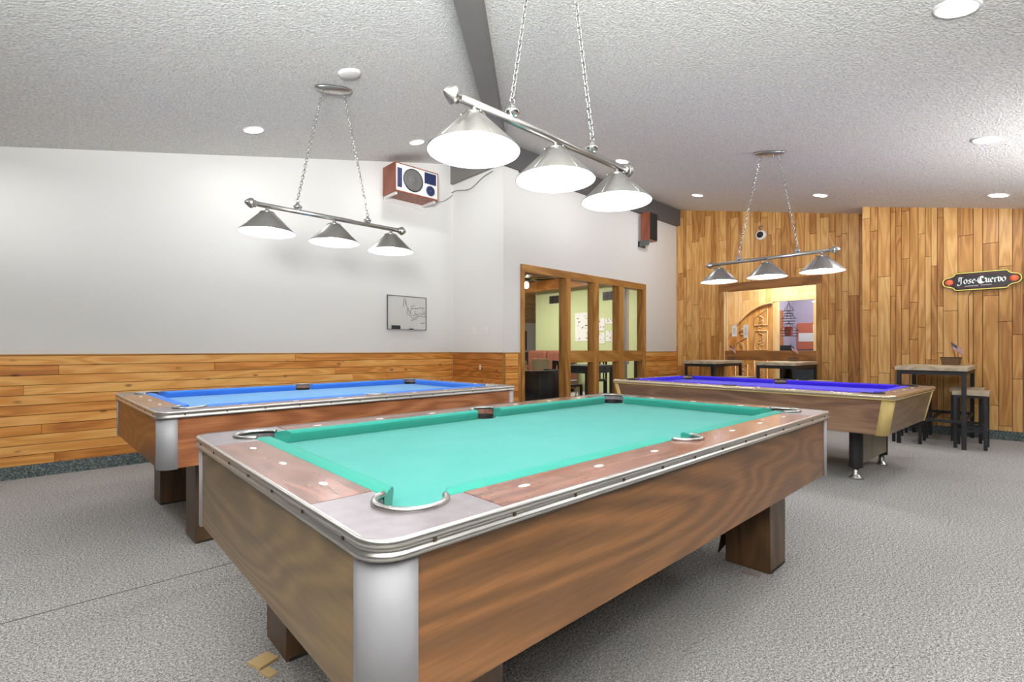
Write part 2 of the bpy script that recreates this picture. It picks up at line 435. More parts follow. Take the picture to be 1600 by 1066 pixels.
h_boards('wainscot_boards', (WU1, VW+.04), (UB-.03, VW+.04), (0,-1), M['pine_x'], wall_far)
b = MB(); b.box(U0, UJ-.02, VL-.024, VL, WAIN, WAIN+.012); struct(b.build('trim_1', M['trimwood_x'], wall_left, .003))
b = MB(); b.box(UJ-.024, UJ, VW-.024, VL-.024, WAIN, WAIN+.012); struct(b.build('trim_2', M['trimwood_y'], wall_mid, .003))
b = MB(); b.box(UJ-.024, 4.76, VW-.024, VW, WAIN, WAIN+.012); struct(b.build('trim_3', M['trimwood_x'], wall_far, .003))
b = MB(); b.box(WU1, UB-.03, VW+.016, VW+.04, WAIN, WAIN+.012); struct(b.build('trim_4', M['trimwood_x'], wall_far, .003))
b = MB(); b.box(4.72, 4.765, VW-.024, VW, 0, WAIN); b.box(UJ-.024, UJ+.02, VW-.024, VW, 0, WAIN)
struct(b.build('trim_5', M['trimwood_z'], wall_far, .003))
def base(name, x0, x1, y0, y1, label):
    b = MB(); b.box(x0, x1, y0, y1, 0, .112); struct(b.build(name, M['carpet_base'], None, .004), label, 'baseboard')
base('baseboard_left', U0, UJ-.02, VL-.022, VL-.001, 'dark carpet strip along the foot of the left wall')
base('baseboard_middle', UJ-.022, UJ-.001, VW-.02, VL-.022, 'dark carpet strip along the short return wall')
base('baseboard_right', UR-.042, UR-.021, V0, VJ, 'dark carpet strip along the foot of the nearer plank wall')
base('baseboard_back', UB-.042, UB-.021, VJ, VW, 'dark carpet strip along the foot of the farther plank wall')

# plank wall
def v_boards(b, u, v0, v1, hole, rng):
    v = v0
    while v < v1-.001:
        w = rng.choice([.062,.075,.09,.10,.12,.145]); w2 = min(v1, v+w)
        if v1-w2 < .03: w2 = v1
        top = max(cz(u, v), cz(u, w2))+.04
        z = .0; first = True
        while z < top:
            ln = rng.uniform(.35, 1.5)*(rng.random() if first else 1)+.12; first = False
            z2 = min(top, z+ln)
            segs = [(z, z2)]
            if hole and w2 > hole[0] and v < hole[1]:
                segs = [(a, c) for a, c in ((z, min(z2, hole[2])), (max(z, hole[3]), z2)) if c-a > .01]
            va, vb = v+.003, w2-.003
            tone = rng.uniform(.05, 1)
            if hole:
                pieces = []
                for a, c in ((va, vb),):
                    if vb > hole[0] and va < hole[1]:
                        if va < hole[0]: pieces.append((va, hole[0], z, z2))
                        if vb > hole[1]: pieces.append((hole[1], vb, z, z2))
                        lo, hi = max(va, hole[0]), min(vb, hole[1])
                        for s0, s1 in segs: pieces.append((lo, hi, s0, s1))
                    else: pieces.append((va, vb, z, z2))
            else: pieces = [(va, vb, z, z2)]
            for a, c, s0, s1 in pieces:
                if c-a > .004: b.box(u-.02-tone*.003, u-.004, a, c, s0+.003, s1-.003, 0, tone)
            z = z2
        v = w2
    if hole:
        for a, c, s0, s1 in ((v0, hole[0], 0, 4.2), (hole[1], v1, 0, 4.2), (hole[0], hole[1], 0, hole[2]), (hole[0], hole[1], hole[3], 4.2)):
            b.box(u-.005, u+.06, a, c, s0, s1, 1, .01)
    else: b.box(u-.005, u+.06, v0, v1, 0, 4.0, 1, .01)
rng = random.Random(3)
b = MB(); v_boards(b, UB, VJ, VW+.04, (2.43, 4.03, 0.2, 2.24), rng)
wall_back = struct(b.build('wall_back', [M['plank_z'], M['gap']]), 'farther plank wall with the interior window', 'wall')
b = MB(); v_boards(b, UR, V0, VJ, None, rng); b.box(UR-.02, UB, VJ-.02, VJ, 0, 3.4, 0, .4)
struct(b.build('wall_right', [M['plank_z'], M['gap']]), 'nearer plank wall behind the lit bar sign', 'wall')

# beams
def hip_pt(u, off, dz): return (u, u+off, cz(u, u+HIP)+dz)
b = MB(); hw, hh = .116, .155
loops = []
for u in (-1.9, UJ-.02):
    z = 2.946+SL*u
    loops.append([(u+hw/2, u+HIP-hw/2, z+.02), (u-hw/2, u+HIP+hw/2, z+.02), (u-hw/2, u+HIP+hw/2, z-hh), (u+hw/2, u+HIP-hw/2, z-hh)])
b.loft(loops); struct(b.build('trim_6', M['beam'], None, .004), 'grey painted hip beam running down the ceiling', 'beam')
b = MB(); b.box(UJ-.03, UB-.03, VW-.05, VW+.05, 3.62, 3.97); struct(b.build('trim_7', M['beam_dark'], None, .004), 'charcoal beam along the top of the window wall', 'beam')
b = MB(); b.box(UJ-.05, UJ+.02, VW-.03, VL, 3.64, 4.0); struct(b.build('trim_8', M['beam'], None, .004), 'grey beam above the short return wall', 'beam')

# ------------------------------------------------------------------ oak interior window (window_1)
w1 = empty('window_1', (0,0,0), 0, 'oak framed interior window onto the lounge', 'window', None, 'structure')
Y0, Y1 = VW+.005, VW+.15
b = MB(); b.box(WU0, WU1, Y0, Y1, 2.225, WZ); b.build('head_rail', M['trimwood_x'], w1, .003)
b = MB(); b.box(WU0, WU0+.06, Y0, Y1, 0, 2.225); b.build('side_jamb', M['trimwood_z'], w1, .003)
b = MB(); b.box(7.955, WU1, Y0, Y1, 0, 2.225); b.build('side_jamb', M['trimwood_z'], w1, .003)
MUL = [(5.76,5.875),(6.475,6.60),(7.175,7.315)]
for a, c in MUL:
    b = MB(); b.box(a, c, Y0, Y1, 0, 2.225); b.build('mullion', M['trimwood_z'], w1, .003)
bays = [(5.875,6.475),(6.60,7.175),(7.315,7.955)]
for a, c in bays:
    b = MB(); b.box(a, c, Y0+.01, Y1, .92, 1.11); b.build('middle_rail', M['trimwood_x'], w1, .003)
    b = MB(); b.box(a, c, Y0+.01, Y1, 0, .15); b.build('bottom_rail', M['trimwood_x'], w1, .003)
    b = MB(); b.box(a, c, Y0+.10, Y0+.106, 1.11, 2.225); b.build('pane', M['glass'], w1)
    b = MB(); b.box(a, c, Y0+.10, Y0+.106, .15, .92); b.build('pane', M['glass'], w1)
b = MB(); b.box(WU0+.06, 5.76, Y0+.10, Y0+.106, .03, 2.225); b.build('pane', M['glass'], w1)

# ------------------------------------------------------------------ window_2 in the plank wall
w2 = empty('window_2', (0,0,0), 0, 'wide interior window in the plank wall', 'window', None, 'structure')
X0, X1 = UB-.034, UB+.10
for nm, y0, y1, z0, z1, m in (('head_casing',2.38,4.08,2.215,2.36,'trimwood_y'),('side_casing',2.385,2.465,.2,2.215,'trimwood_z'),('side_casing',3.99,4.045,.2,2.215,'trimwood_z'),
        ('middle_rail',2.465,3.99,.93,1.105,'trimwood_y'),('bottom_rail',2.38,4.08,.1,.25,'trimwood_y')):
    b = MB(); b.box(X0, X1, y0, y1, z0, z1); b.build(nm, M[m], w2, .004)
b = MB(); b.box(X0-.004, X0+.03, 3.97, 3.99, .25, 2.215); b.build('glazing_bead', M['pale_oak_z'], w2, .002)
b = MB(); b.box(X0-.002, X0+.03, 3.925, 3.945, 1.105, 2.215); b.build('glazing_bead', M['pale_oak_z'], w2, .002)
for z0, z1 in ((1.105,2.215),(.25,.93)):
    b = MB(); b.box(UB+.03, UB+.036, 2.465, 3.99, z0, z1); b.build('pane', M['glass'], w2)

# ------------------------------------------------------------------ pool tables
def arc(cx, cy, r, a0, a1, n): return [(cx+r*math.cos(math.radians(a0+(a1-a0)*k/n)), cy+r*math.sin(math.radians(a0+(a1-a0)*k/n))) for k in range(n+1)]
def rrect(hx, hy, r, n=8):
    pts = []
    for sx, sy, a in ((1,1,0),(-1,1,90),(-1,-1,180),(1,-1,270)):
        pts += arc(sx*(hx-r), sy*(hy-r), r, a, a+90, n)
    return pts
def flip(poly, sx, sy): return [(x*sx, y*sy) for x, y in poly]

def pool_table(name, loc, rz, L, W, T, zb, st, label, group):
    root = empty(name, loc, rz, label, 'pool table', group)
    hx, hy, R, rw, cu = L/2, W/2, st.get('R', .062), .15, .052
    cp, cr, sr, S = .178, .076, .066, .30
    zbed = T-.042
    a_in = math.degrees(math.acos((cp-rw)/cr)); e = math.sqrt(cr*cr-(cp-rw)**2)
    # corner pieces of the rail
    crn = [(hx-S, hy)] + arc(hx-R, hy-R, R, 90, 0, 8) + [(hx, hy-S), (hx-rw, hy-S)]
    crn += arc(hx-cp, hy-cp, cr, -a_in, 90+a_in, 16) + [(hx-S, hy-rw)]
    for sx, sy in ((1,1),(1,-1),(-1,1),(-1,-1)):
        b = MB(); b.prism(flip(crn, sx, sy), T-.03, T); b.build('corner_casting', M[st['corner']], root, .002, seg=1)
    g = .0015
    for sy in (1,-1):
        pl = [(-hx+S+g, hy-.001), (-hx+S+g, hy-rw)] + arc(0, hy-rw, sr, 180, 0, 14) + [(hx-S-g, hy-rw), (hx-S-g, hy-.001)]
        b = MB(); b.prism(flip(pl, 1, sy), T-.03, T); b.build('rail_top', M[st['rail']+'_x'], root)
    for sx in (1,-1):
        b = MB(); b.box(min(sx*(hx-rw), sx*(hx-.001)), max(sx*(hx-rw), sx*(hx-.001)), -hy+S+g, hy-S-g, T-.03, T); b.build('rail_top', M[st['rail']+'_y'], root)
    # bed
    bed = []
    def corner_notch(sx, sy):
        p = arc(hx-cp, hy-cp, cr, 360-a_in, 90+a_in, 14)
        p = [(x*sx, y*sy) for x, y in p]
        return p if sx*sy > 0 else p[::-1]
    bed += corner_notch(1, 1) + arc(0, hy-rw, sr, 360, 180, 12) + corner_notch(-1, 1)
    bed += corner_notch(-1,-1) + arc(0, -hy+rw, sr, 180, 0, 12) + corner_notch(1,-1)
    b = MB(); b.prism(bed, zbed-.03, zbed); b.build('cloth_bed', M[st['cloth']], root)
    # cushions
    def cushion(a, c, ea, ec, place):
        prof = [(0, T+.0005), (.018, T+.006), (.036, T+.008), (cu-.004, T+.004), (cu, T-.004), (cu-.002, T-.014), (cu-.012, zbed), (0, zbed)]
        lo = [place(a+ea*d/cu, d, z) for d, z in prof]; hi = [place(c-ec*d/cu, d, z) for d, z in prof]
        b = MB(); b.loft([lo, hi]); return b.build('cushion', M[st['cushion']], root, .002, seg=1)
    xs, xe = sr+.002, hx-cp-e*0.93
    for sy in (1,-1):
        for sx in (1,-1):
            cushion(xs, xe, .012, .05, lambda t, d, z, sx=sx, sy=sy: (sx*t, sy*(hy-rw-d), z))
    ye = hy-cp-e*0.93
    for sx in (1,-1): cushion(-ye, ye, .05, .05, lambda t, d, z, sx=sx: (sx*(hx-rw-d), t, z))
    # pockets
    def pocket(cx, cy, r, a0, a1):
        b = MB(); o = arc(cx, cy, r+.001, a0, a1, 18); i = arc(cx, cy, r+.001, a1, a0+360, 14)
        for pts, zt in ((o, T-.004), (i, zbed-.001)):
            b.loft([[(x,y,zt) for x,y in pts], [(x*1.0,y*1.0,zbed-.10) for x,y in pts]], 0, False, True, False)
        b.poly([(x,y,zbed-.10) for x,y in o+i[1:-1]])
        p = b.build('pocket_liner', M['black_rubber'], root)
        rb = MB(); rb.tube([(x,y,T+.003) for x,y in arc(cx, cy, r+.002, a0-2, a1+2, 22)], st.get('rim_r', .008), 8)
        rb.build('pocket_rim', M[st['rim']], p)
    for sx, sy, base_a in ((1,1,0),(-1,1,90),(-1,-1,180),(1,-1,270)):
        pocket(sx*(hx-cp), sy*(hy-cp), cr, base_a-a_in, base_a+90+a_in)
    pocket(0, hy-rw, sr, 0, 180); pocket(0, -hy+rw, sr, 180, 360)
    # sights
    def sight(x, y, along):
        b = MB(); ax, ay = (.019, .009) if along == 'x' else (.009, .019)
        if st.get('round'): ax = ay = .013
        b.prism([(x+ax*math.cos(t*PI/8), y+ay*math.sin(t*PI/8)) for t in range(16)], T-.002, T+.0012)
        b.build('sight', [M['pearl'], M[st['rail']+'_x']], root)
    sp = (L-.40)/8
    for sy in (1,-1):
        for k in (-3,-2,-1,1,2,3): sight(k*sp*1.05, sy*(hy-.09), 'x')
    spy = (W-.40)/4
    for sx in (1,-1):
        for k in (-1,0,1): sight(sx*(hx-.09), k*spy*1.1, 'y')
    # edge trim swept round the rail
    th = st.get('trim_h', .036)
    prof = [(-.004, T+.0012), (.002, T+.0012), (.005, T-.003), (.006, T-th*.33), (.001, T-th*.40), (.001, T-th*.66), (.006, T-th*.72), (.006, T-th), (-.03, T-th)]
    if st.get('bullnose'): prof = [(-.004, T+.0012), (.004, T), (.010, T-.008), (.012, T-th*.45), (.009, T-th*.7), (.004, T-th*.78), (.004, T-th), (-.03, T-th)]
    b = MB(); loops = []
    for off, z in prof: loops.append([(x,y,z) for x,y in rrect(hx+off, hy+off, R+max(off,-.03))])
    b.loft(loops, 0, False, True)
    if not st.get('bullnose'):
        zc = T-th*.53
        for k in range(13):
            x = -hx+.12+(L-.24)*k/12
            for sy in (1,-1):
                b.box(x-.0035, x+.0035, sy*(hy+.002)-.0015, sy*(hy+.002)+.0015, zc-.0035, zc+.0035, 1)
        for k in range(7):
            y = -hy+.12+(W-.24)*k/6
            for sx in (1,-1): b.box(sx*(hx+.002)-.0015, sx*(hx+.002)+.0015, y-.0035, y+.0035, zc-.0035, zc+.0035, 1)
    tr = b.build('edge_trim', [M[st['trim']], M['screw']], root)
    if st.get('bullnose'):
        b = MB(); b.loft([[(x,y,z) for x,y in rrect(hx+o_, hy+o_, R)] for o_, z in ((.0045,T-th*.80),(.0055,T-th*.9),(.0045,T-th*1.0))], 0, False, True); b.build('edge_line', M['gold_post'], tr)
    # body: corner posts and panels, lofted with taper
    tp = st.get('taper', 0.0); pe = st.get('post_e', .022); zt = T-th
    def body_loop(inset, r): return hx-.004-inset, hy-.004-inset, r
    for sx, sy in ((1,1),(1,-1),(-1,1),(-1,-1)):
        loops = []
        for z, ins in ((zb, tp), (zt, 0.0)):
            X, Y, r = body_loop(ins, R)
            o = [(X-R-pe, Y)] + arc(X-R, Y-R, R, 90, 0, 10) + [(X, Y-R-pe)]
            X2, Y2 = X-.014, Y-.014
            i = [(X2, Y-R-pe)] + arc(X-R, Y-R, R-.014, 0, 90, 10) + [(X-R-pe, Y2)]
            loops.append([(x*sx, y*sy, z) for x, y in o+i])
        b = MB(); b.loft(loops, 0, True, True); o_ = b.build('corner_post', M[st['post']], root)
        for p in o_.data.polygons:
            if len(p.vertices) > 4 or abs(p.normal.z) > .7: p.use_smooth = False
    sq = st.get('panel_in', .006)
    for sy in (1,-1):
        lo = []
        for z, ins in ((zb+.004, tp), (zt, 0.0)):
            X, Y, r = body_loop(ins, R); Y -= sq; x = X-R-pe
            lo.append([(-x, sy*Y, z), (x, sy*Y, z), (x, sy*(Y-.02), z), (-x, sy*(Y-.02), z)])
        b = MB(); b.loft(lo); b.build('side_panel', M[st['panel']+'_x'], root)
    for sx in (1,-1):
        lo = []
        for z, ins in ((zb+.004, tp), (zt, 0.0)):
            X, Y, r = body_loop(ins, R); X -= sq; y = Y-R-pe
            lo.append([(sx*X, -y, z), (sx*X, y, z), (sx*(X-.02), y, z), (sx*(X-.02), -y, z)])
        b = MB(); b.loft(lo); b.build('end_panel', M[st['panel']+'_y'], root)
    b = MB(); b.box(-hx+.05+tp, hx-.05-tp, -hy+.05+tp, hy-.05-tp, zb+.02, zb+.05); b.build('light_block_board', M['black'], root)  # plate added under the body to block light
    # legs
    if st['legs'] == 'box':
        ix, iy, lx, ly = st['leg']
        for sx in (1,-1):
            for sy in (1,-1):
                xs_ = sorted((sx*(hx-ix), sx*(hx-ix-lx))); ys_ = sorted((sy*(hy-iy), sy*(hy-iy-ly)))
                b = MB(); b.box(xs_[0], xs_[1], ys_[0], ys_[1], 0, zb+.02); lg = b.build('leg', M['leg_z'], root, .004)
                b = MB(); b.box(xs_[0]+.01, xs_[1]-.01, ys_[0]-.001, ys_[1]+.001, 0.0, .012); b.build('leg_base', M['black'], lg)
                if st.get('flap') and sx > 0 and sy < 0:
                    b = MB(); yb = ys_[1]
                    b.loft([[(xs_[0]+.02, yb+.002, .44), (xs_[0]+.16, yb+.002, .44), (xs_[0]+.16, yb+.006, .44), (xs_[0]+.02, yb+.006, .44)],
                            [(xs_[0]+.01, yb+.010, .22), (xs_[0]+.16, yb+.004, .22), (xs_[0]+.16, yb+.008, .22), (xs_[0]+.01, yb+.014, .22)],
                            [(xs_[0]-.01, yb+.032, .035), (xs_[0]+.13, yb+.010, .10), (xs_[0]+.13, yb+.014, .10), (xs_[0]-.01, yb+.036, .035)]])
                    tag(b.build('peeling_veneer', M['leg_z'], lg), 'strip of veneer peeling off the leg')
    else:
        for sx in (1,-1):
            xc = sx*(hx-.345); t_ = .055; hw_ = .40
            b = MB(); b.box(xc-.045, xc+.045, -hw_, hw_, .135, zb+.02); pd = b.build('pedestal_panel', M['olive_z'], root, .003)
            for sy in (1,-1):
                b = MB(); b.prism([(xc+x, sy*hw_+y) for x, y in rrect(.05, .05, .045, 6)], .10, zb+.02); b.build('pedestal_post', M['black'], pd)
                b = MB(); b.lathe([(.0,.10),(.024,.10),(.024,.05),(.034,.03),(.05,.012),(.055,0),(0,0)], 18, 0, (xc, sy*hw_, 0)); b.build('levelling_foot', M['nickel'], pd)
        b = MB(); b.box(-hx+.40, hx-.40, -.30, .30, zb-.055, zb+.03); b.build('under_frame', M['black'], root, .004)
    return root

def place_corner(corner, rz, L, W):
    """corner = world position of the local (-L/2,-W/2) corner"""
    c, s = math.cos(rz), math.sin(rz); x, y = L/2, W/2
    return (corner[0]+c*x-s*y, corner[1]+s*x+c*y, 0)
GS = dict(corner='casting', rail='rose', cloth='green', cushion='green_c', rim='nickel', trim='alu_trim', post='alu', panel='walnut', legs='box', leg=(.215,.155,.215,.225), flap=True)
BS = dict(GS, cloth='blue', cushion='blue_c', rail='tan', panel='walnut_red', flap=False, leg=(.21,.2,.2,.22))
VS = dict(corner='tan_x', rail='tan', cloth='purple', cushion='purple_c', rim='black', trim='gold_trim', post='gold_post', panel='teak', legs='ped', taper=.055, bullnose=True, trim_h=.04, R=.045, post_e=.03, round=True, rim_r=.006)
G = 'pool tables in the games room'
L, W = 2.655, 1.465; rz = math.radians(-.25)
pool_table('pool_table', place_corner((.394,.757), rz, L, W), rz, L, W, .799, .465, GS, 'pool table with green cloth and walnut sides, nearest the camera', G)
L, W, rz = 2.68, 1.62, math.radians(2)
pool_table('pool_table', place_corner((.40,3.12), rz, L, W), rz, L, W, .799, .49, BS, 'pool table with bright blue cloth beside the white left wall', G)
# violet table lies along y: local x -> world -y so that its near corner is local (+x,-y)
L, W = 2.72, 1.54; ang = math.radians(-3)
rz = ang-PI/2+PI   # local +x points along +y (tilted)
cx = 4.75 + math.cos(rz)*L/2 - math.sin(rz)*(-W/2); cy = .74 + math.sin(rz)*L/2 + math.cos(rz)*(-W/2)
pool_table('pool_table', (cx, cy, 0), rz, L, W, .77, .437, VS, 'pool table with violet cloth and gold corners in front of plank wall', G)

def shim(x, y, rz, sx, sy, h, m, label):
    b = MB(); b.box(-sx/2, sx/2, -sy/2, sy/2, 0, h)
    tag(b.build('floor_shim', M[m], None, .001, (x, y, 0), (0,0,rz)), label, 'shim')
shim(.555, 1.905, .35, .075, .07, .010, 'shim', 'larger pale wooden shim on carpet beside green table leg')
shim(.550, 1.825, .25, .035, .06, .006, 'shim', 'smaller pale wooden shim touching the larger one on carpet')
shim(2.565, .972, .1, .035, .085, .008, 'tile_pink', 'pinkish grey flat shim on carpet by far green table leg')

# ------------------------------------------------------------------ pendant lamps
def chain_mesh(a, b_, link=.036):
    b = MB(); a = Vector(a); e = Vector(b_); d = e-a; n = max(2, round(d.length/(link*.74))); d.normalize()
    x = d.cross(Vector((0,1,0.01))).normalized(); y = d.cross(x)
    for k in range(n):
        c = a+(e-a)*((k+.5)/n); s1 = x if k % 2 else y
        lr = link/2; wr = link*.27
        pts = []
        for j in range(12):
            t = 2*PI*j/12
            pts.append(c + d*(math.cos(t)*lr) + s1*(math.sin(t)*wr))
        b.tube(pts, .0032, 5, 0, True)
    return b

def pendant(loc, rz, sc, zbar, canopy_world, label):
    root = empty('pendant_lamp', loc, rz, label, 'lamp', 'three-shade billiard pendants')
    half = .545*sc
    b = MB(); b.tube([(-half,0,zbar),(half,0,zbar)], .017*sc, 16); bar = b.build('bar', M['nickel'], root)
    for s in (1,-1):
        b = MB(); prof = [(0,0),(.020,0),(.026,.006),(.022,.014),(.030,.020),(.036,.030),(.034,.038),(.026,.050),(.012,.068),(0,.074)]
        b.lathe([(r*sc, s*(half+z*sc)) for r, z in prof], 20, 0, (0,0,zbar), 'x'); b.build('finial', M['nickel'], root)
    inv = Matrix.Translation(Vector(loc)) @ Matrix.Rotation(rz, 4, 'Z'); inv = inv.inverted()
    can = inv @ Vector(canopy_world)
    su, sv = 0.0, 0.0
    # canopy lies on the sloping ceiling
    b = MB(); prof = [(0,-.030),(.45,-.030),(.80,-.024),(1.0,-.010),(1.0,0.0),(0,0.0)]
    for r, z in prof: pass
    loops = [[(r*.155*sc*math.cos(2*PI*k/28), r*.062*sc*math.sin(2*PI*k/28), z) for k in range(28)] for r, z in prof if r > 0]
    b.loft(loops, 0, True, True)
    cw = Vector(canopy_world); du = (cz(cw.x+.05, cw.y)-cz(cw.x-.05, cw.y))/.1; dv = (cz(cw.x, cw.y+.05)-cz(cw.x, cw.y-.05))/.1
    nrm = Vector((-du, -dv, 1)).normalized(); nl = (Matrix.Rotation(-rz, 4, 'Z') @ nrm)
    q = Vector((0,0,1)).rotation_difference(nl)
    co = b.build('canopy', M['nickel'], root); co.location = can; co.rotation_mode = 'QUATERNION'; co.rotation_quaternion = q
    for k in (-.03, 0, .03):
        b = MB(); b.lathe([(.0,-.045),(.004,-.045),(.004,-.02),(0,-.02)], 8, 0, (k*sc*1.6,0,0)); st_ = b.build('canopy_stud', M['nickel'], co)
    mx = .27*sc
    for s in (1,-1):
        b = MB()
        b.lathe([(0,.012),(.018,.012),(.030,.030),(.034,.040),(.022,.044),(.020,.052),(.012,.062),(.006,.070),(0,.072)], 16, 0, (s*mx,0,zbar))
        b.tube([(s*mx+.013*math.cos(t*PI/6), 0, zbar+.083+.013*math.sin(t*PI/6)) for t in range(12)], .0032, 6, 0, True)
        b.build('chain_mount', M['chrome'], root)
        b = chain_mesh((s*mx, 0, zbar+.095), (can.x+s*.085*sc, can.y, can.z-.03)); b.build('chain', M['chrome'], root)
    for k in (-1, 0, 1):
        x = k*.475*sc
        zt, zr = zbar-.045*sc, zbar-.182*sc
        R0, R1 = .040*sc, .181*sc
        b = MB()
        b.lathe([(R0, zt), (R1, zr), (R1+.001, zr-.004)], 48, 0, (x,0,0))
        b.lathe([(R1-.002, zr-.004), (R0-.002, zt-.004), (0, zt-.004)], 48, 1, (x,0,0))
        for j in range(6):     # raised seams
            t = 2*PI*(j+.2)/6
            b.tube([(x+R0*math.cos(t), R0*math.sin(t), zt+.001), (x+R1*math.cos(t), R1*math.sin(t), zr+.001)], .0016, 5)
        sh = b.build('shade', [M['nickel_shade'], M['shade_in']], root)
        b = MB(); b.lathe([(.008*sc, zbar-.012*sc), (.014*sc, zbar-.03*sc), (.016*sc, zt+.006), (.046*sc, zt+.002), (.048*sc, zt-.004), (R0, zt-.006)], 20, 0, (x,0,0))
        for j in range(3):
            t = 2*PI*j/3+.4; b.lathe([(0,-.004),(.004,-.004),(.004,.006),(0,.006)], 8, 0, (x+.05*sc*math.cos(t), .05*sc*math.sin(t), zt-.001))
        b.build('shade_cap', M['nickel'], sh)
        b = MB(); zc = zr+.045*sc
        b.lathe([(0.001, zc-.042), (.018, zc-.038), (.034, zc-.022), (.042, zc), (.036, zc+.02), (.022, zc+.04), (.014, zc+.06), (.014, zt-.005)], 20, 0, (x,0,0)); b.build('bulb', M['bulb'], sh)
    return root
def canopy_at(u, v): return (u, v, cz(u, v)-.003)
pendant((1.67,1.49,0), 0, 1.0, 2.085, canopy_at(1.66,1.49), 'three-shade nickel pendant lamp hanging over the green pool table')
pendant((1.675,3.9,0), 0, 1.075, 2.197, canopy_at(1.735,4.05), 'three-shade nickel pendant lamp hanging over the blue pool table')
pendant((5.45,1.91,0), PI/2, 1.06, 2.083, canopy_at(5.69,1.97), 'three-shade nickel pendant lamp hanging over the violet pool table')

# ------------------------------------------------------------------ recessed lights, ceiling cover
def on_ceiling(o, u, v):
    du = (cz(u+.01, v)-cz(u-.01, v))/.02; dv = (cz(u, v+.01)-cz(u, v-.01))/.02
    o.location = (u, v, cz(u, v)); o.rotation_mode = 'QUATERNION'
    o.rotation_quaternion = Vector((0,0,1)).rotation_difference(Vector((-du,-dv,1)).normalized())
def recessed(u, v, label):
    root = empty('recessed_ceiling_light', (0,0,0), 0, label, 'ceiling light', 'recessed ceiling lights')
    b = MB(); b.lathe([(.080,-.002),(.082,-.008),(.098,-.006),(.100,0)], 32); b.build('trim_ring', M['white_plastic'], root)
    b = MB(); b.lathe([(.0,-.004),(.080,-.004)], 32); b.poly([(.02*math.cos(k*PI/8),.02*math.sin(k*PI/8),-.004) for k in range(16)])
    b.build('lens', M['down'], root)
    on_ceiling(root, u, v)
recessed(1.43,5.20,'recessed light left of the blue table pendant, near white wall')
recessed(3.28,5.21,'recessed light above the wall loudspeaker, half behind a lamp shade')
recessed(5.68,3.85,'recessed light right behind the end of the green table pendant')
recessed(7.83,3.83,'small recessed light above the dark beam near plank wall corner')
recessed(7.86,2.05,'recessed light just right of the violet table pendant chains')
recessed(7.88,.275,'recessed light straight above the lit bar sign')
recessed(5.73,.27,'recessed light second nearest camera on the right ceiling slope')
recessed(3.40,.27,'large glaring recessed light cut by the top right picture edge')
root = empty('ceiling_cover_plate', (0,0,0), 0, 'round white blank cover plate on ceiling above blue table pendant', 'cover plate')
b = MB(); b.lathe([(.0,-.018),(.07,-.018),(.085,-.012),(.09,0)], 32); b.build('cover', M['white_plastic'], root); on_ceiling(root, 1.73, 3.74)

# ------------------------------------------------------------------ loudspeakers
def loudspeaker_a():
    root = empty('loudspeaker', (3.27,6.07,3.21), 0, 'wide loudspeaker with pale baffle mounted high on white left wall', 'loudspeaker')
    w, d, h = .68, .35, .385
    b = MB(); b.box(0, w, -d, -.02, 0, h); b.build('cabinet', M['cherry'], root, .004)
    b = MB(); b.box(.018, w-.018, -d-.004, -d+.002, .018, h-.018); bf = b.build('baffle', M['baffle'], root)
    y = -d-.005
    b = MB(); b.box(.03, .10, y-.004, y, .06, h-.07); b.build('bass_port', M['navy'], root)
    b = MB(); b.lathe([(.004,-.006),(.03,-.012),(.05,.0),(.10,-.004),(.125,-.012),(.145,-.010),(.150,0)], 32, 0, (.27,y,h/2), 'y'); wf = b.build('woofer', M['cone'], root)
    b = MB(); b.lathe([(.142,-.012),(.152,-.010),(.153,0)], 32, 0, (.27,y,h/2), 'y'); b.build('woofer_ring', M['black_rubber'], wf)
    b = MB(); b.box(.45, .635, y-.005, y, .20, h-.035)
    for k in range(5): b.box(.46+k*.035, .464+k*.035, y-.009, y-.004, .21, h-.045)
    b.build('horn', M['navy'], root)
    b = MB(); b.lathe([(.004,-.010),(.03,-.006),(.055,-.012),(.068,-.008),(.070,0)], 28, 0, (.545,y,.11), 'y'); b.build('tweeter', M['navy'], root)
    b = MB(); b.box(.02, .05, -d+.03, -.001, -.03, -.001); b.box(w-.06, w-.03, -d+.03, -.001, -.03, -.001); b.box(.02, w-.03, -.02, -.001, -.06, 0); b.build('mount_bracket', M['white_plastic'], root)
loudspeaker_a()
b = MB(); pts = []
for k in range(25):
    t = k/24; pts.append((3.957+.48*t, 6.04-.0*t, 3.36-.10*math.sin(PI*t)+.12*t))
b.tube(pts, .004, 6)
pts = [(UJ-.055, 6.03-.95*t/16, 3.50+.09*t/16-.07*math.sin(PI*t/16)+.02*math.sin(PI*t/5)) for t in range(17)]
b.tube(pts, .005, 6)
tag(b.build('speaker_cord', M['vent_grey']), 'thin speaker cord drooping from the wide loudspeaker along the grey beam', 'cord')
root = empty('loudspeaker', (7.82,VW-.02,3.106), 0, 'narrow upright loudspeaker with red-brown side under the charcoal beam', 'loudspeaker')
b = MB(); b.box(0, .26, -.18, 0, 0, .5); b.build('cabinet', M['cherry'], root, .003)
b = MB(); b.box(.008, .252, -.186, -.18, .008, .492); b.build('grille', M['black'], root)
b = MB(); b.box(0, .006, -.17, .055, -.10, .0); b.box(0, .20, .03, .055, -.10, .0); b.build('mount_bracket', M['vent_grey'], root)

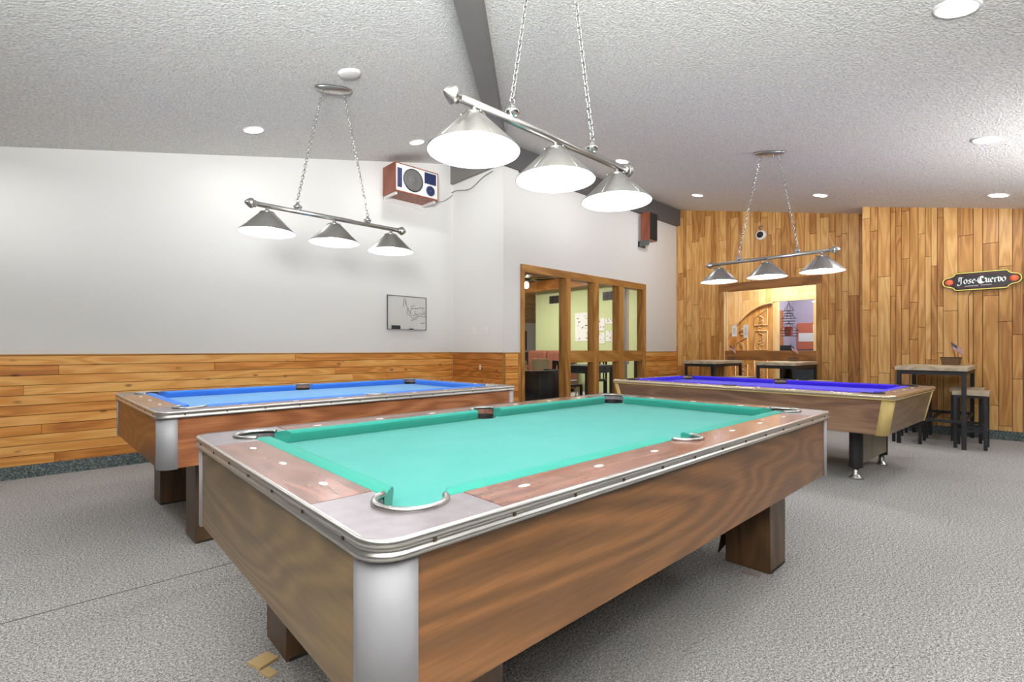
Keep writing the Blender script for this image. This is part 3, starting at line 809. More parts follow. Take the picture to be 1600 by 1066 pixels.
# ------------------------------------------------------------------ whiteboard, switches, small camera
root = empty('whiteboard', (3.34,VL-.002,1.405), 0, 'small framed whiteboard with marker doodle hanging on white left wall', 'whiteboard')
w, h = .63, .475
b = MB(); b.box(.008, w-.008, -.014, -.004, .008, h-.008); pan = b.build('writing_panel', M['board_white'], root)
b = MB()
for q in ((0,w,0,.010),(0,w,h-.010,h),(0,.010,0,h),(w-.010,w,0,h)): b.box(q[0], q[1], -.020, 0, q[2], q[3])
b.build('frame', M['vent_grey'], root)
b = MB(); b.box(.02, w-.05, -.045, -.018, -.004, .003); b.build('marker_tray', M['alu'], root)
def ink_line(pts, r=.0028):
    # photo zoom coords (0..1066) -> board coordinates
    q = []
    for x, y in pts:
        bx = (x-145)/650*w; top = 215+(x-145)/650*45; bot = 785+(x-145)/650*15
        q.append((bx, -.0155, h*(1-(y-top)/(bot-top))))
    return q
b = MB()
for ln in ([(445,300),(455,400),(475,440),(465,520),(490,545),(530,560),(540,595),(570,605),(600,590),(640,575),(690,570),(720,540),(760,520),(775,480)],
           [(480,430),(500,500),(530,540),(520,470),(545,440),(530,405),(590,390)], [(540,440),(600,435),(640,445),(680,430),(740,425),(760,445)],
           [(740,440),(725,480),(745,500),(720,515)], [(600,470),(595,520),(640,540),(700,520)], [(755,530),(780,580),(720,575)], [(430,260),(435,380)], [(410,270),(400,420)],
           [(535,640),(590,620),(640,605)], [(700,675),(715,690),(735,680),(770,680)], [(560,560),(610,545),(650,560)]):
    b.tube(ink_line(ln), .0026, 4)
b.build('marker_doodle', M['ink'], pan)
b = MB(); b.box(3.40, 3.53, VL-.046, VL-.0235, 1.409, 1.462); tag(b.build('whiteboard_eraser', M['ink'], None, .004), 'black felt eraser resting on the whiteboard tray', 'eraser')
b = MB(); b.tube([(3.68,VL-.036,1.417),(3.74,VL-.036,1.417)], .008, 8); tag(b.build('marker_pen', M['ink']), 'short black marker pen lying on the whiteboard tray', 'marker')
def switch(v, z, label, gfi):
    root = empty('light_switch', (UJ-.001,v,z), 0, label, 'switch')
    b = MB(); b.box(-.008, 0, -.038, .038, -.06, .06); b.build('plate', M['white_plastic'], root, .004)
    b = MB(); b.box(-.012, -.007, -.018, .018, -.034, .034); t_ = b.build('rocker', M['white_plastic'], root, .002)
    b = MB(); b.box(-.0125, -.0115, -.003, .003, -.046, -.040); b.build('screw', M['screw'], root)
switch(5.535,1.392,'white rocker switch on return wall, the one nearer the whiteboard',0)
switch(5.262,1.39,'white rocker switch on return wall, the one nearer the oak window',1)
root = empty('wall_outlet_tab', (UJ-.019,5.392,.874), 0, 'tiny white tab on the pine wainscot of the return wall', 'tab', None)
root.name = 'outlet_tab'
b = MB(); b.box(-.006, 0, -.012, .012, -.035, .035); b.build('plate', M['white_plastic'], root, .002)
root = empty('security_camera', (UB-.024,3.33,3.17), 0, 'small round security camera mounted high on the plank wall', 'camera')
b = MB(); b.lathe([(.0,-.05),(.06,-.05),(.085,-.03),(.09,0)], 24, 0, (0,0,0), 'x'); b.build('mount_plate', M['white_plastic'], root)
b = MB(); b.lathe([(.0,-.075),(.03,-.07),(.055,-.052),(.055,-.04)], 24, 0, (0,0,0), 'x'); b.build('lens', M['black'], root)
b = MB(); b.tube([(-.01,0,.085),(-.03,.02,.12),(-.01,.05,.15),(-.005,-.03,.16)], .007, 6); b.build('cable', M['vent_grey'], root)

# ------------------------------------------------------------------ lit bar sign
sign = empty('bar_sign', (UR-.055, .462, 2.008), 0, 'lit plaque-shaped bar sign with white blackletter script on plank wall', 'sign')
# local: y to the left is +; draw in (s,z) with s = -y so that s grows to the right in the picture
def outline(a, h, lobe, k=1.0):
    pts = []
    q = [(-a+.10*k, h), (-a+.075*k, h*.98), (-a+.055*k, h*.72), (-a+.03*k, h*.60)]
    left = q[:]
    for t in range(7):
        ang = math.radians(115+ (t/6)*130); left.append((-a+.005+lobe*.9*math.cos(ang), lobe*math.sin(ang)))
    left += [(x, -z) for x, z in q[::-1]]
    right = [(-x, z) for x, z in left[::-1]]
    return left + right
def plate(scale_a, hh, lobe, x0, x1, mat, name, parent):
    b = MB(); p = outline(scale_a, hh, lobe)
    b.loft([[(x0, -s, z) for s, z in p], [(x1, -s, z) for s, z in p]]); return b.build(name, M[mat], parent)
case = plate(.318, .122, .068, .0, .052, 'sign_edge', 'case', sign)
b = MB(); p = outline(.314, .110, .060); b.tube([(-.006, -s, z) for s, z in p], .0065, 6, 0, True); b.build('neon_border', M['sign_yellow'], sign)
plate(.302, .100, .052, -.003, .0, 'sign_black', 'face', sign)
b = MB(); pp = [(-.255,0),(-.228,.066),(-.20,.078),(.20,.078),(.228,.066),(.255,0),(.228,-.066),(.20,-.078),(-.20,-.078),(-.228,-.066)]
b.tube([(-.0045, -s, z) for s, z in pp], .006, 5, 0, True); b.build('inner_border', M['sign_maroon'], sign)
for s_ in (1,-1):
    b = MB(); b.lathe([(0,-.007),(.036,-.007),(.040,-.003)], 20, 0, (0, s_*.300, 0), 'x'); b.build('lobe', M['sign_orange'], sign)
    b = MB()
    for k in range(8):
        t = 2*PI*k/8; b.bar((-.0085, s_*.300+.008*math.cos(t), .008*math.sin(t)), (-.0085, s_*.300+.027*math.cos(t), .027*math.sin(t)), .005, .002)
    b.build('rosette', M['sign_cream'], sign)
# broad-nib lettering
def nib(b, pts, w, x, ang=38):
    dx, dz = w*math.cos(math.radians(ang))/2, w*math.sin(math.radians(ang))/2
    for (s0, z0), (s1, z1) in zip(pts, pts[1:]):
        q = [(s0-dx, z0-dz), (s0+dx, z0+dz), (s1+dx, z1+dz), (s1-dx, z1-dz)]
        b.poly([(x, -s, z) for s, z in q])
def arcp(cx, cz_, rx, rz_, a0, a1, n=9): return [(cx+rx*math.cos(math.radians(a0+(a1-a0)*k/n)), cz_+rz_*math.sin(math.radians(a0+(a1-a0)*k/n))) for k in range(n+1)]
GL = {
 'J': ([[(.1,1.25),(.3,1.38),(.75,1.3),(.95,1.36)], [(.62,1.3),(.62,.1)]+arcp(.32,.1,.3,.38,0,-160), [(.3,1.2),(.3,.55),(.15,.4)]], 1.0),
 'o': ([arcp(.3,.45,.25,.42,90,450,12)], .66),
 's': ([[(.48,.78),(.3,.88),(.12,.72),(.2,.55),(.42,.38),(.46,.2),(.28,.02),(.06,.12)]], .6),
 'e': ([[(.12,.5),(.46,.62),(.4,.82),(.26,.88),(.1,.7),(.1,.2),(.28,.02),(.5,.16)]], .62),
 'C': ([arcp(.62,.6,.52,.72,60,320,14), arcp(.66,.6,.3,.48,80,290,10), [(.5,1.3),(.5,-.05)], [(.9,1.35),(.7,1.1),(1.0,1.0)], arcp(.95,.55,.4,.5,150,420,12)], 1.35),
 'u': ([[(.04,.78),(.14,.86),(.14,.14),(.28,.02),(.46,.2)], [(.46,.86),(.46,.12),(.58,.04)]], .68),
 'r': ([[(.04,.8),(.14,.86),(.14,.04),(.24,0)], [(.14,.66),(.34,.86),(.46,.76)]], .54),
 'v': ([[(.04,1.0),(.14,.86),(.14,.2),(.32,.0),(.5,.3),(.46,.76),(.3,.9)]], .64),
}
b = MB(); s = -.222; sc_ = .062
for ch in 'Jose':
    st_, adv = GL[ch]
    for ln in st_: nib(b, [(s+x*sc_, -.030+z*sc_) for x, z in ln], .0125, -.008)
    s += adv*sc_
s += .012; b.poly([(-.008, -(s-.016), .0), (-.008, -(s-.003), .004), (-.008, -(s-.003), -.003), (-.008, -(s-.016), -.007)])
for ch in 'Cuervo':
    st_, adv = GL[ch]
    for ln in st_: nib(b, [(s+x*sc_, -.030+z*sc_) for x, z in ln], .0135, -.008)
    s += adv*sc_*.93
for q in ([(-.15,-.062),(-.02,-.060)], [(.0,-.060),(.10,-.057)]): nib(b, q, .004, -.008, 80)
b.build('script_lettering', M['sign_white'], sign)
b = MB(); b.tube([(.03, .06, -.10), (.03, .10, -.155), (.035, .115, -.19), (.035, .115, -.62), (.035, .112, -1.05)], .004, 6); b.build('power_cord', M['black'], sign)
for s_ in (.22, -.22):
    b = MB(); b.box(.05, .036, s_-.01, s_+.01, .05, .07); b.build('mount_stud', M['black'], sign)

# ------------------------------------------------------------------ bar tables and stools
def bar_table(u0, u1, v0, v1, label):
    root = empty('bar_table', ((u0+u1)/2, (v0+v1)/2, 0), 0, label, 'bar table', 'tall bar tables along the plank wall')
    hx, hy, T = (u1-u0)/2, (v1-v0)/2, .93
    b = MB(); b.box(-hx, hx, -hy, hy, T-.048, T); b.build('tabletop', M['oak_grey'], root, .004)
    lx, ly = hx-.04, hy-.035
    for sx in (1,-1):
        for sy in (1,-1):
            b = MB(); b.box(sx*lx-.02, sx*lx+.02, sy*ly-.02, sy*ly+.02, 0, T-.05); b.build('leg', M['black_metal'], root, .002)
    b = MB()
    for sx in (1,-1): b.box(sx*lx-.015, sx*lx+.015, -ly, ly, T-.095, T-.055)
    for sy in (1,-1): b.box(-lx, lx, sy*ly-.015, sy*ly+.015, T-.095, T-.055)
    b.box(-lx, lx, -.02, .02, T-.056, T-.049); b.build('apron', M['black_metal'], root, .002)
    b = MB()
    for sx in (1,-1): b.box(sx*lx-.015, sx*lx+.015, -ly, ly, .29, .325)
    for sy in (1,-1): b.box(-lx, lx, sy*ly-.012, sy*ly+.012, .30, .325)
    b.build('foot_rail', M['black_metal'], root, .002)
    b = MB(); b.box(-lx, lx, -.012, .012, .30, .325); b.build('stretcher', M['black_metal'], root, .002)
    return root
def stool(x, y, label):
    root = empty('bar_stool', (x,y,0), 0, label, 'bar stool', 'backless bar stools around the tall tables')
    hx, hy, T = .19, .155, .655
    b = MB(); b.box(-hx, hx, -hy, hy, T-.048, T); b.build('seat', M['oak_grey'], root, .004)
    lx, ly = .165, .125
    for sx in (1,-1):
        for sy in (1,-1):
            b = MB(); b.box(sx*lx-.016, sx*lx+.016, sy*ly-.016, sy*ly+.016, 0, T-.05); b.build('leg', M['black_metal'], root, .002)
    b = MB()
    for sx in (1,-1): b.box(sx*lx-.012, sx*lx+.012, -ly, ly, .19, .22)
    for sy in (1,-1): b.box(-lx, lx, sy*ly-.012, sy*ly+.012, .19, .22)
    b.build('foot_rails', M['black_metal'], root, .002)
    b = MB()
    for sx in (1,-1): b.box(sx*lx-.012, sx*lx+.012, -ly, ly, T-.075, T-.05)
    for sy in (1,-1): b.box(-lx, lx, sy*ly-.012, sy*ly+.012, T-.075, T-.05)
    b.build('seat_apron', M['black_metal'], root, .002)
    return root
T3 = (7.42, 8.60, .50, 1.15); T2 = (8.05, 9.17, 2.42, 3.00); T1 = (8.05, 9.17, 3.62, 4.20)
bar_table(*T3, 'tall bar table under the lit bar sign with four stools')
bar_table(*T2, 'tall bar table before the right half of the plank wall window')
bar_table(*T1, 'tall bar table in the corner by the pine wainscot')
stool(7.73,.49,'front right bar stool of the table under the lit sign')
stool(8.27,.56,'rear right bar stool under the table below the lit sign')
stool(7.70,1.05,'front left bar stool of sign table, partly behind the violet table')
stool(8.26,1.055,'rear left bar stool of sign table, against the plank wall')
stool(8.32,3.44,'bar stool between the corner table and the middle table')
stool(8.80,3.50,'bar stool right of the corner table, nearer the wall')
stool(8.46,2.71,'bar stool tucked under the middle tall table')
stool(8.45,2.22,'bar stool at the right end of the middle tall table')

def flag(x, y, z, tilt, yaw, label, basket, lab2):
    root = empty('table_flag', (x,y,z), yaw, label, 'flag', 'small striped flags on the tall tables')
    b = MB(); b.tube([(0,math.sin(tilt)*.012,.012),(0,math.sin(tilt)*.30,math.cos(tilt)*.30)], .003, 6); b.build('flag_stick', M['black'], root)
    b = MB(); w, h = .14, .095
    def fp(s, t):   # s along fly, t along hoist (0 at the top)
        d = .295-t; wav = .008*math.sin(s*40)
        return (-.004+wav, math.sin(tilt)*d-s*math.cos(tilt)*.75, math.cos(tilt)*d-s*.62+s*math.sin(tilt)*.2)
    n = 6
    for k in range(13):
        for j in range(n):
            s0, s1 = w*j/n, w*(j+1)/n
            m = 0 if k % 2 == 0 else 1
            if k < 7 and j < 3: m = 2
            b.poly([fp(s0, h*k/13), fp(s1, h*k/13), fp(s1, h*(k+1)/13), fp(s0, h*(k+1)/13)], m)
    for r in range(3):
        for c in range(4):
            s0, t0 = .010+c*.015, .009+r*.014; q = [fp(s0, t0), fp(s0+.004, t0), fp(s0+.004, t0+.004), fp(s0, t0+.004)]
            b.poly([(p[0]-.0015, p[1], p[2]) for p in q], 1)
    b.build('flag_cloth', [M['flag_red'], M['flag_white'], M['flag_blue']], root)
    bx, by, bh = basket
    rt = empty('table_basket', (x,y+by*.3,z), 0, lab2, 'basket', 'open baskets on the tall tables')
    b = MB(); lo = rrect(bx*.42, by*.42, .02, 4); hi = rrect(bx*.5, by*.5, .025, 4); li = rrect(bx*.5-.006, by*.5-.006, .02, 4); bi = rrect(bx*.42-.006, by*.42-.006, .015, 4)
    b.loft([[(p,q,.001) for p,q in lo], [(p,q,bh) for p,q in hi], [(p,q,bh) for p,q in li], [(p,q,.007) for p,q in bi]], 0, True)
    b.build('basket_bowl', M['basket'], rt)
    b = MB(); b.tube([(p,q,bh) for p,q in hi], .004, 6, 0, True); b.build('basket_rim', M['black'], rt)
flag(8.36, .66, .931, .2, 0.0, 'small striped flag in basket on the table under the sign', (.17,.20,.095), 'smoky brown basket on the table under the lit sign')
flag(9.0, 2.70, .931, .3, 0.0, 'small striped flag in basket on the middle tall table', (.14,.14,.06), 'dark basket holding a flag on the middle tall table')
flag(9.0, 3.71, .931, .3, 0.0, 'small striped flag in basket on the corner tall table', (.14,.14,.06), 'dark basket holding a flag on the corner tall table')

# ------------------------------------------------------------------ lounge beyond the oak window
b = MB(); b.poly([(3.5,12.4,0),(13.5,12.4,0),(13.5,12.4,3.6),(3.5,12.4,3.6)]); struct(b.build('wall_lounge', M['lounge_white']), 'off-white end wall of the lounge', 'wall')
b = MB(); b.box(10.6, 10.75, 5.3, 10.25, 0, 3.3); struct(b.build('wall_green', M['green_wall']), 'pale green lounge wall with posters', 'wall')
b = MB()
for k in range(44):
    y = 5.1+k*.11
    b.box(4.6, 13.5, y, y+.106, 3.2, 3.22, 0, random.uniform(.1, 1))
for k in range(24):
    y = 9.94+k*.105; z = 3.2-(k)*.048
    i = b.pts([(4.6,y,z),(13.5,y,z),(13.5,y+.10,z-.046),(4.6,y+.10,z-.046)]); b.face(i, 0, False, random.uniform(.1, 1))
struct(b.build('ceiling_lounge', M['lounge_ceil']), 'golden board ceiling of the lounge', 'ceiling')
b = MB(); b.box(10.25, 10.5, 5.3, 12.3, 2.82, 3.1); struct(b.build('trim_9', M['orange_beam']), 'orange-brown beam across the lounge ceiling', 'beam')
def vent(y0, y1, z0, z1, label):
    root = empty('air_vent', (10.6,(y0+y1)/2,(z0+z1)/2), 0, label, 'air vent', 'vents on the green lounge wall')
    w, h = (y1-y0)/2, (z1-z0)/2
    b = MB(); b.box(-.02, -.001, -w, w, -h, h); b.build('vent_frame', M['vent_grey'], root)
    b = MB(); 
    for k in range(6): b.box(-.03, -.02, -w+.02, w-.02, -h+.02+k*(2*h-.04)/6, -h+.04+k*(2*h-.04)/6)
    for t in (-.33, 0.33): b.box(-.034, -.02, t*w-.015, t*w+.015, -h+.01, h-.01)
    b.build('vent_slats', M['black_metal'], root)
vent(9.25, 9.68, 2.46, 2.68, 'dark grey vent on green wall seen through the left bay')
vent(7.35, 7.78, 2.42, 2.64, 'dark grey vent on green wall seen through the third bay')
def poster(y0, y1, z0, z1, label, seed, group=None):
    root = empty('wall_poster', (10.6,(y0+y1)/2,(z0+z1)/2), 0, label, 'poster', group)
    w, h = (y1-y0)/2, (z1-z0)/2
    b = MB(); b.box(-.012, -.001, -w, w, -h, h); b.build('poster_frame', M['paper'], root)
    r = random.Random(seed); b = MB()
    for k in range(int(30*w*h/.25)+4):
        y, z = r.uniform(-w*.85, w*.7), r.uniform(-h*.85, h*.85)
        b.box(-.014, -.012, y, y+r.uniform(.02, w*.3), z, z+r.uniform(.006, .03))
    b.build('print_marks', M['ink'], root)
poster(8.2, 8.72, 1.35, 2.13, 'large printed poster on green wall in the second bay', 1)
for k, (y0, y1, z0, z1, lab) in enumerate([(7.72,7.98,1.62,1.95,'upper left white sheet pinned on the green wall'),(7.40,7.70,1.80,1.93,'wide upper right white sheet pinned on the green wall'),
        (7.72,7.98,1.28,1.56,'lower left white sheet pinned on the green wall'),(7.52,7.68,1.34,1.62,'lower middle white sheet pinned on the green wall'),(7.36,7.50,1.30,1.60,'lower right white sheet pinned on the green wall')]):
    poster(y0, y1, z0, z1, lab, k+5, 'sheets pinned on the green wall')
b = MB(); b.box(9.2, 9.9, 5.6, 5.66, 0, 3.2); struct(b.build('wall_panelled', M['orange_beam']), 'orange-brown panel wall at the right end of the lounge', 'wall')
root = empty('light_tube', (9.05,6.0,0), 0, 'bright vertical white strip seen through the rightmost bay', 'strip')
b = MB(); b.box(0, .06, 0, .06, .8, 3.0); b.build('tube', M['paper'], root)
b = MB(); b.box(-.02, .08, .06, .09, 0, 3.05); b.build('mount_back', M['alu'], root)
root = empty('wall_television', (11.9,12.39,1.42), 0, 'flat black television on the off-white lounge wall', 'television'); root.name = 'tv_screen'
b = MB(); b.box(-.40, .40, -.06, -.02, -.30, .36); b.build('bezel', M['black'], root, .006)
b = MB(); b.box(-.38, .38, -.064, -.06, -.28, .34); b.build('screen', M['slate'], root)
b = MB(); b.box(-.15, .15, -.02, 0, -.1, .1); b.build('mount_plate', M['black'], root)
root = empty('media_console', (11.8,12.1,0), 0, 'low dark cabinet below the lounge television', 'cabinet')
b = MB(); b.box(-.6, .6, -.2, .2, .05, 1.0); b.build('cabinet_box', M['slate'], root, .01)
b = MB(); b.box(-.62, .62, -.22, .22, 1.0, 1.03); b.build('cabinet_top', M['black'], root, .004)
b = MB(); b.box(-.55, .55, -.15, .15, 0, .05); b.build('plinth', M['black'], root)
# ceiling fan
root = empty('ceiling_fan', (7.8,7.84,0), 0, 'dark ceiling fan with glowing bulb seen through the left bay', 'ceiling fan')
b = MB(); b.tube([(0,0,2.75),(0,0,3.2)], .02, 8); b.build('down_rod', M['black_metal'], root)
b = MB(); b.lathe([(0,2.80),(.08,2.79),(.11,2.74),(.10,2.68),(.05,2.64),(0,2.64)], 20); b.build('motor', M['black_metal'], root)
for k in range(5):
    t = 2*PI*k/5+.3; b = MB(); c, s_ = math.cos(t), math.sin(t)
    b.bar((.10*c,.10*s_,2.73), (.62*c,.62*s_,2.735), .12, .012); b.build('blade', M['fan_wood'], root)
b = MB(); b.lathe([(0.001,2.50),(.045,2.52),(.06,2.57),(.05,2.62),(.02,2.65)], 16); b.build('lamp_bulb', emit('fan_bulb_glow', (1,.95,.85,1), 25), root)
# sofas
def sofa(x, y, rz, label):
    root = empty('leather_sofa', (x,y,0), rz, label, 'sofa')
    b = MB(); b.box(-.95, .95, -.42, .42, .08, .34); b.build('base_frame', M['leather'], root, .03)
    for s_ in (1,-1):
        b = MB(); b.box(s_*.86-.11, s_*.86+.11, -.42, .40, .08, .66); b.build('armrest', M['leather'], root, .06, seg=3)
        b = MB(); b.box(s_*.37-.36, s_*.37+.36, -.44, .18, .34, .50); b.build('seat_cushion', M['leather'], root, .05, seg=3)
        b = MB(); b.box(s_*.37-.36, s_*.37+.36, .14, .40, .45, 1.10); b.build('back_cushion', M['leather'], root, .08, seg=3)
    for sx in (1,-1):
        for sy in (1,-1):
            b = MB(); b.box(sx*.8-.03, sx*.8+.03, sy*.34-.03, sy*.34+.03, 0, .09); b.build('leg', M['black'], root)
sofa(9.9, 9.33, -PI/2, 'reddish-brown leather sofa in the lounge before the green wall')
def folding(x, y, rz, label):
    root = empty('folding_chair', (x,y,0), rz, label, 'folding chair', 'beige folding chairs in the lounge')
    b = MB()
    for s_ in (1,-1): b.tube([(s_*.21,-.22,0),(s_*.21,.0,.44),(s_*.20,.16,.86)], .012, 8)
    b.tube([(.20,.16,.86),(.14,.17,.92),(-.14,.17,.92),(-.20,.16,.86)], .012, 8); b.build('front_frame', M['tan_metal'], root)
    b = MB()
    for s_ in (1,-1): b.tube([(s_*.185,.24,0),(s_*.185,-.16,.44)], .011, 8)
    b.tube([(.185,.2,.05),(-.185,.2,.05)], .009, 8); b.build('rear_frame', M['tan_metal'], root)
    b = MB(); b.box(-.19, .19, -.2, .18, .435, .465); b.build('seat', M['grey_seat'], root, .01)
    b = MB(); b.loft([[(-.18+.36*k/8, .165+.03*(1-((k-4)/4)**2), z) for k in range(9)] for z in (.70,.80,.90)], 0, False, True, False); b.build('backrest', M['tan_metal'], root)
folding(7.28, 7.62, math.radians(140), 'beige folding chair nearest the left window jamb')
folding(7.62, 7.22, math.radians(132), 'beige folding chair in the middle, before the leather sofa')
folding(8.08, 6.85, math.radians(120), 'beige folding chair beside the first mullion')
# black tub seat right behind the left bay
root = empty('tub_chair', (6.35,6.05,0), 0, 'black tub chair close behind the left bay of glass', 'chair')
b = MB(); o = arc(0, 0, .42, 150, 390, 24); i = arc(0, 0, .34, 390, 150, 24)
def topz(x, y): return .80-.10*max(0, (x*.7-y*.7))/.42
loop = o+i
b.loft([[(x,y,.04) for x,y in loop], [(x,y,.78-.05*abs(math.atan2(x+.3*y, 1))) for x,y in loop]], 0, True, True); b.build('backrest', M['black'], root)
b = MB(); b.lathe([(0,.06),(.33,.06),(.34,.36),(.30,.43),(0,.44)], 28); b.build('seat', M['black_rubber'], root)
b = MB(); b.lathe([(0,0),(.30,0),(.30,.06),(0,.06)], 24); b.build('base', M['black_metal'], root)
# tables and stools seen through the lower lights
def dark_table(x, y, rz, w, d, h, label):
    root = empty('dining_table', (x,y,0), rz, label, 'table', 'dark tables in the lounge')
    b = MB(); b.box(-w/2, w/2, -d/2, d/2, h-.05, h); b.build('tabletop', M['slate'], root, .006)
    for sx in (1,-1):
        for sy in (1,-1):
            b = MB(); b.box(sx*(w/2-.06)-.035, sx*(w/2-.06)+.035, sy*(d/2-.06)-.035, sy*(d/2-.06)+.035, 0, h-.05); b.build('leg', M['slate'], root)
    b = MB(); b.box(-w/2+.05, w/2-.05, -d/2+.05, d/2-.05, h-.15, h-.05); b.build('apron', M['slate'], root)
def dark_chair(x, y, rz, label):
    root = empty('dining_chair', (x,y,0), rz, label, 'chair', 'black dining chairs in the lounge')
    b = MB(); b.box(-.2, .2, -.2, .2, .44, .48); b.build('seat', M['black'], root, .008)
    for sx in (1,-1):
        b = MB(); b.box(sx*.18-.02, sx*.18+.02, -.2, -.16, 0, .44); b.build('leg', M['black'], root)
        b = MB(); b.box(sx*.18-.02, sx*.18+.02, .16, .2, 0, .92); b.build('leg', M['black'], root)
    b = MB(); b.box(-.18, .18, .165, .195, .84, .92)
    for k in range(4): b.box(-.13+k*.08, -.10+k*.08, .17, .19, .48, .85)
    b.build('backrest', M['black'], root)
dark_table(7.75, 6.05, 0, .9, .7, .82, 'dark slate table behind the second bay of the oak window')
dark_chair(7.0, 5.95, math.radians(80), 'black slatted chair at the left end of the slate table')
dark_chair(8.7, 6.55, math.radians(-60), 'black slatted chair right of the slate table')
dark_chair(8.75, 5.72, math.radians(200), 'black slatted chair close behind the third bay')
dark_chair(9.45, 6.0, math.radians(-90), 'black slatted chair behind the rightmost bay')

# ------------------------------------------------------------------ corridor behind window_2
UC = 11.0
b = MB(); rg = random.Random(9); v = 1.2
while v < 6.4:
    w = rg.choice([.09,.12,.15]); z = 0; first = True
    while z < 3.2:
        ln = rg.uniform(.4, 1.4)*(rg.random() if first else 1)+.15; first = False
        z2 = min(3.2, z+ln); 
        segs = [(z, z2)]
        if v+w > 2.98 and v < 3.60: segs = [(max(z, 2.2), z2)] if z2 > 2.2 else []
        for a, c in segs: b.box(UC-.015, UC, v+.002, v+w-.002, a+.002, c-.002, 0, rg.uniform(.2, 1))
        z = z2
    if not (v+w > 2.98 and v < 3.60): b.box(UC, UC+.05, v, v+w, 0, 3.2, 1, .01)
    v += w
struct(b.build('wall_corridor', [M['pale_plank'], M['gap']]), 'pale plank wall of the lit corridor', 'wall')
b = MB(); b.poly([(UB+.08,1.2,3.2),(16,1.2,3.2),(16,6.4,3.2),(UB+.08,6.4,3.2)]); struct(b.build('ceiling_corridor', M['lounge_white']), 'plain corridor ceiling', 'ceiling')
d2 = empty('door_1', (UC,3.29,0), 0, 'cased doorway into the lilac office', 'doorway', None, 'structure')
for q in ((-.03,.0,.31,.40,0,2.22),(-.03,.0,-.40,-.31,0,2.22),(-.035,.0,-.42,.42,2.12,2.24)):
    b = MB(); b.box(*q); b.build('casing', M['pale_oak_z'], d2, .004)
# arched door leaf
dr = empty('arched_door', (UC-.068,3.72,0), 0, 'honey oak arched door with carved panels beyond the plank wall window', 'door')
def arch_h(y): return 2.13-.75*(y/.95)**2
b = MB(); n = 14; pf = [(0,0.02)]+[(.95*k/n, arch_h(.95*k/n)) for k in range(n+1)]+[(.95,.02)]
b.loft([[(-.0,y,z) for y,z in pf], [(.04,y,z) for y,z in pf]]); b.build('leaf', M['door_oak_z'], dr)
b = MB()
for k in range(n):
    y0, y1 = .95*k/n, .95*(k+1)/n
    b.bar((-.01,y0,arch_h(y0)-.03), (-.01,y1,arch_h(y1)-.03), .03, .09, 0, (1,0,0))
b.build('arch_moulding', M['pale_oak_z'], dr)
def carved(y0, y1, z0, z1, zs=None):
    b = MB(); zs = z1 if zs is None else zs
    fr = [(y0,z0),(y1,z0),(y1,zs),(y0,z1)]
    b.tube([(-.006,y,z) for y,z in fr], .012, 4, 0, True)
    cy, cz_ = (y0+y1)/2, (z0+min(z1,zs))/2
    for k in range(5):
        t = k/4-.5; zz = cz_+t*(min(z1,zs)-z0)*.8
        b.tube([(-.004, cy+.07*math.sin(a*.9+k)*(1 if a < 4 else -1)*.8, zz+(a-4)*.02) for a in range(9)], .008, 4)
    b.build('carved_panel', M['pale_oak_z'], dr)
carved(.10,.36,1.12,1.52); carved(.50,.76,.95,1.40,1.25); carved(.10,.36,1.64,1.98,1.80); carved(.50,.68,1.52,1.66,1.50); carved(.10,.36,.25,.95); carved(.50,.76,.25,.80)
b = MB(); b.box(UB+.25, UC-.2, 4.75, 4.80, 0, 2.3); struct(b.build('door_2', M['door_brown']), 'rust-brown door at the left of the corridor', 'door')
b = MB(); b.box(UB+.9, UB+.98, 4.70, 4.76, 0, 2.45); struct(b.build('trim_10', M['pale_oak_z']), 'pale door casing in the corridor', 'trim')
# office
b = MB(); b.poly([(14.2,1.2,0),(14.2,6.4,0),(14.2,6.4,3.2),(14.2,1.2,3.2)]); struct(b.build('wall_office', M['lilac']), 'lilac end wall of the office', 'wall')
b = MB(); b.box(UC+.06, 14.2, 4.35, 4.4, 0, 3.2); struct(b.build('wall_office_left', M['lilac']), 'lilac side wall of the office', 'wall')
b = MB(); b.box(12.8, 13.4, 4.30, 4.35, 0, 2.1); struct(b.build('door_3', M['door_brown']), 'brown door in the lilac office', 'door')
root = empty('pinboard', (14.19,4.03,1.47), 0, 'terracotta pinboard with white sheet in the lilac office', 'pinboard')
b = MB(); b.box(-.02, 0, -.24, .20, -.34, .34); b.build('board_frame', M['red_board'], root, .005)
b = MB(); b.box(-.024, -.02, -.20, .16, -.14, .08); b.build('sheet', M['paper'], root)
b = MB(); b.box(-.024, -.02, -.23, -.17, .10, .30); b.build('note_strip', M['paper'], root)
root = empty('hanging_wire_basket', (12.4,3.87,0), 0, 'tiered wire basket hanging in the office doorway', 'wire basket')
b = MB(); b.tube([(0,0,2.22),(0,0,3.2)], .006, 6); b.build('hanging_chain', M['grey_wire'], root)
for z, r in ((2.02,.11),(1.84,.15),(1.56,.21)):
    b = MB()
    for q in (0, .06, .12): b.tube([(r*(1-.4*q/.12*0.5)*math.cos(t*PI/8), r*(1-.2*q/.12)*math.sin(t*PI/8), z-q) for t in range(16)], .006, 5, 0, True)
    for t in range(8): b.tube([(r*math.cos(t*PI/4), r*math.sin(t*PI/4), z), (0,0,z+.20)], .004, 4)
    b.build('wire_tier', M['grey_wire'], root)
b = MB(); b.loft([[(x,y,1.19) for x,y in rrect(.08,.07,.02,3)], [(x,y,1.39) for x,y in rrect(.085,.08,.03,3)]], 0, True); tag(b.build('hanging_bag', M['orange_red'], None, .01, (12.4,3.87,.26)), 'orange-red bag held in the tiered wire basket', 'bag')
root = empty('computer_monitor', (12.1,3.95,0), math.radians(10), 'dark monitor on a desk just inside the office', 'monitor')
b = MB(); b.box(-.02, .02, -.24, .24, .90, 1.22); b.build('bezel', M['slate'], root, .006)
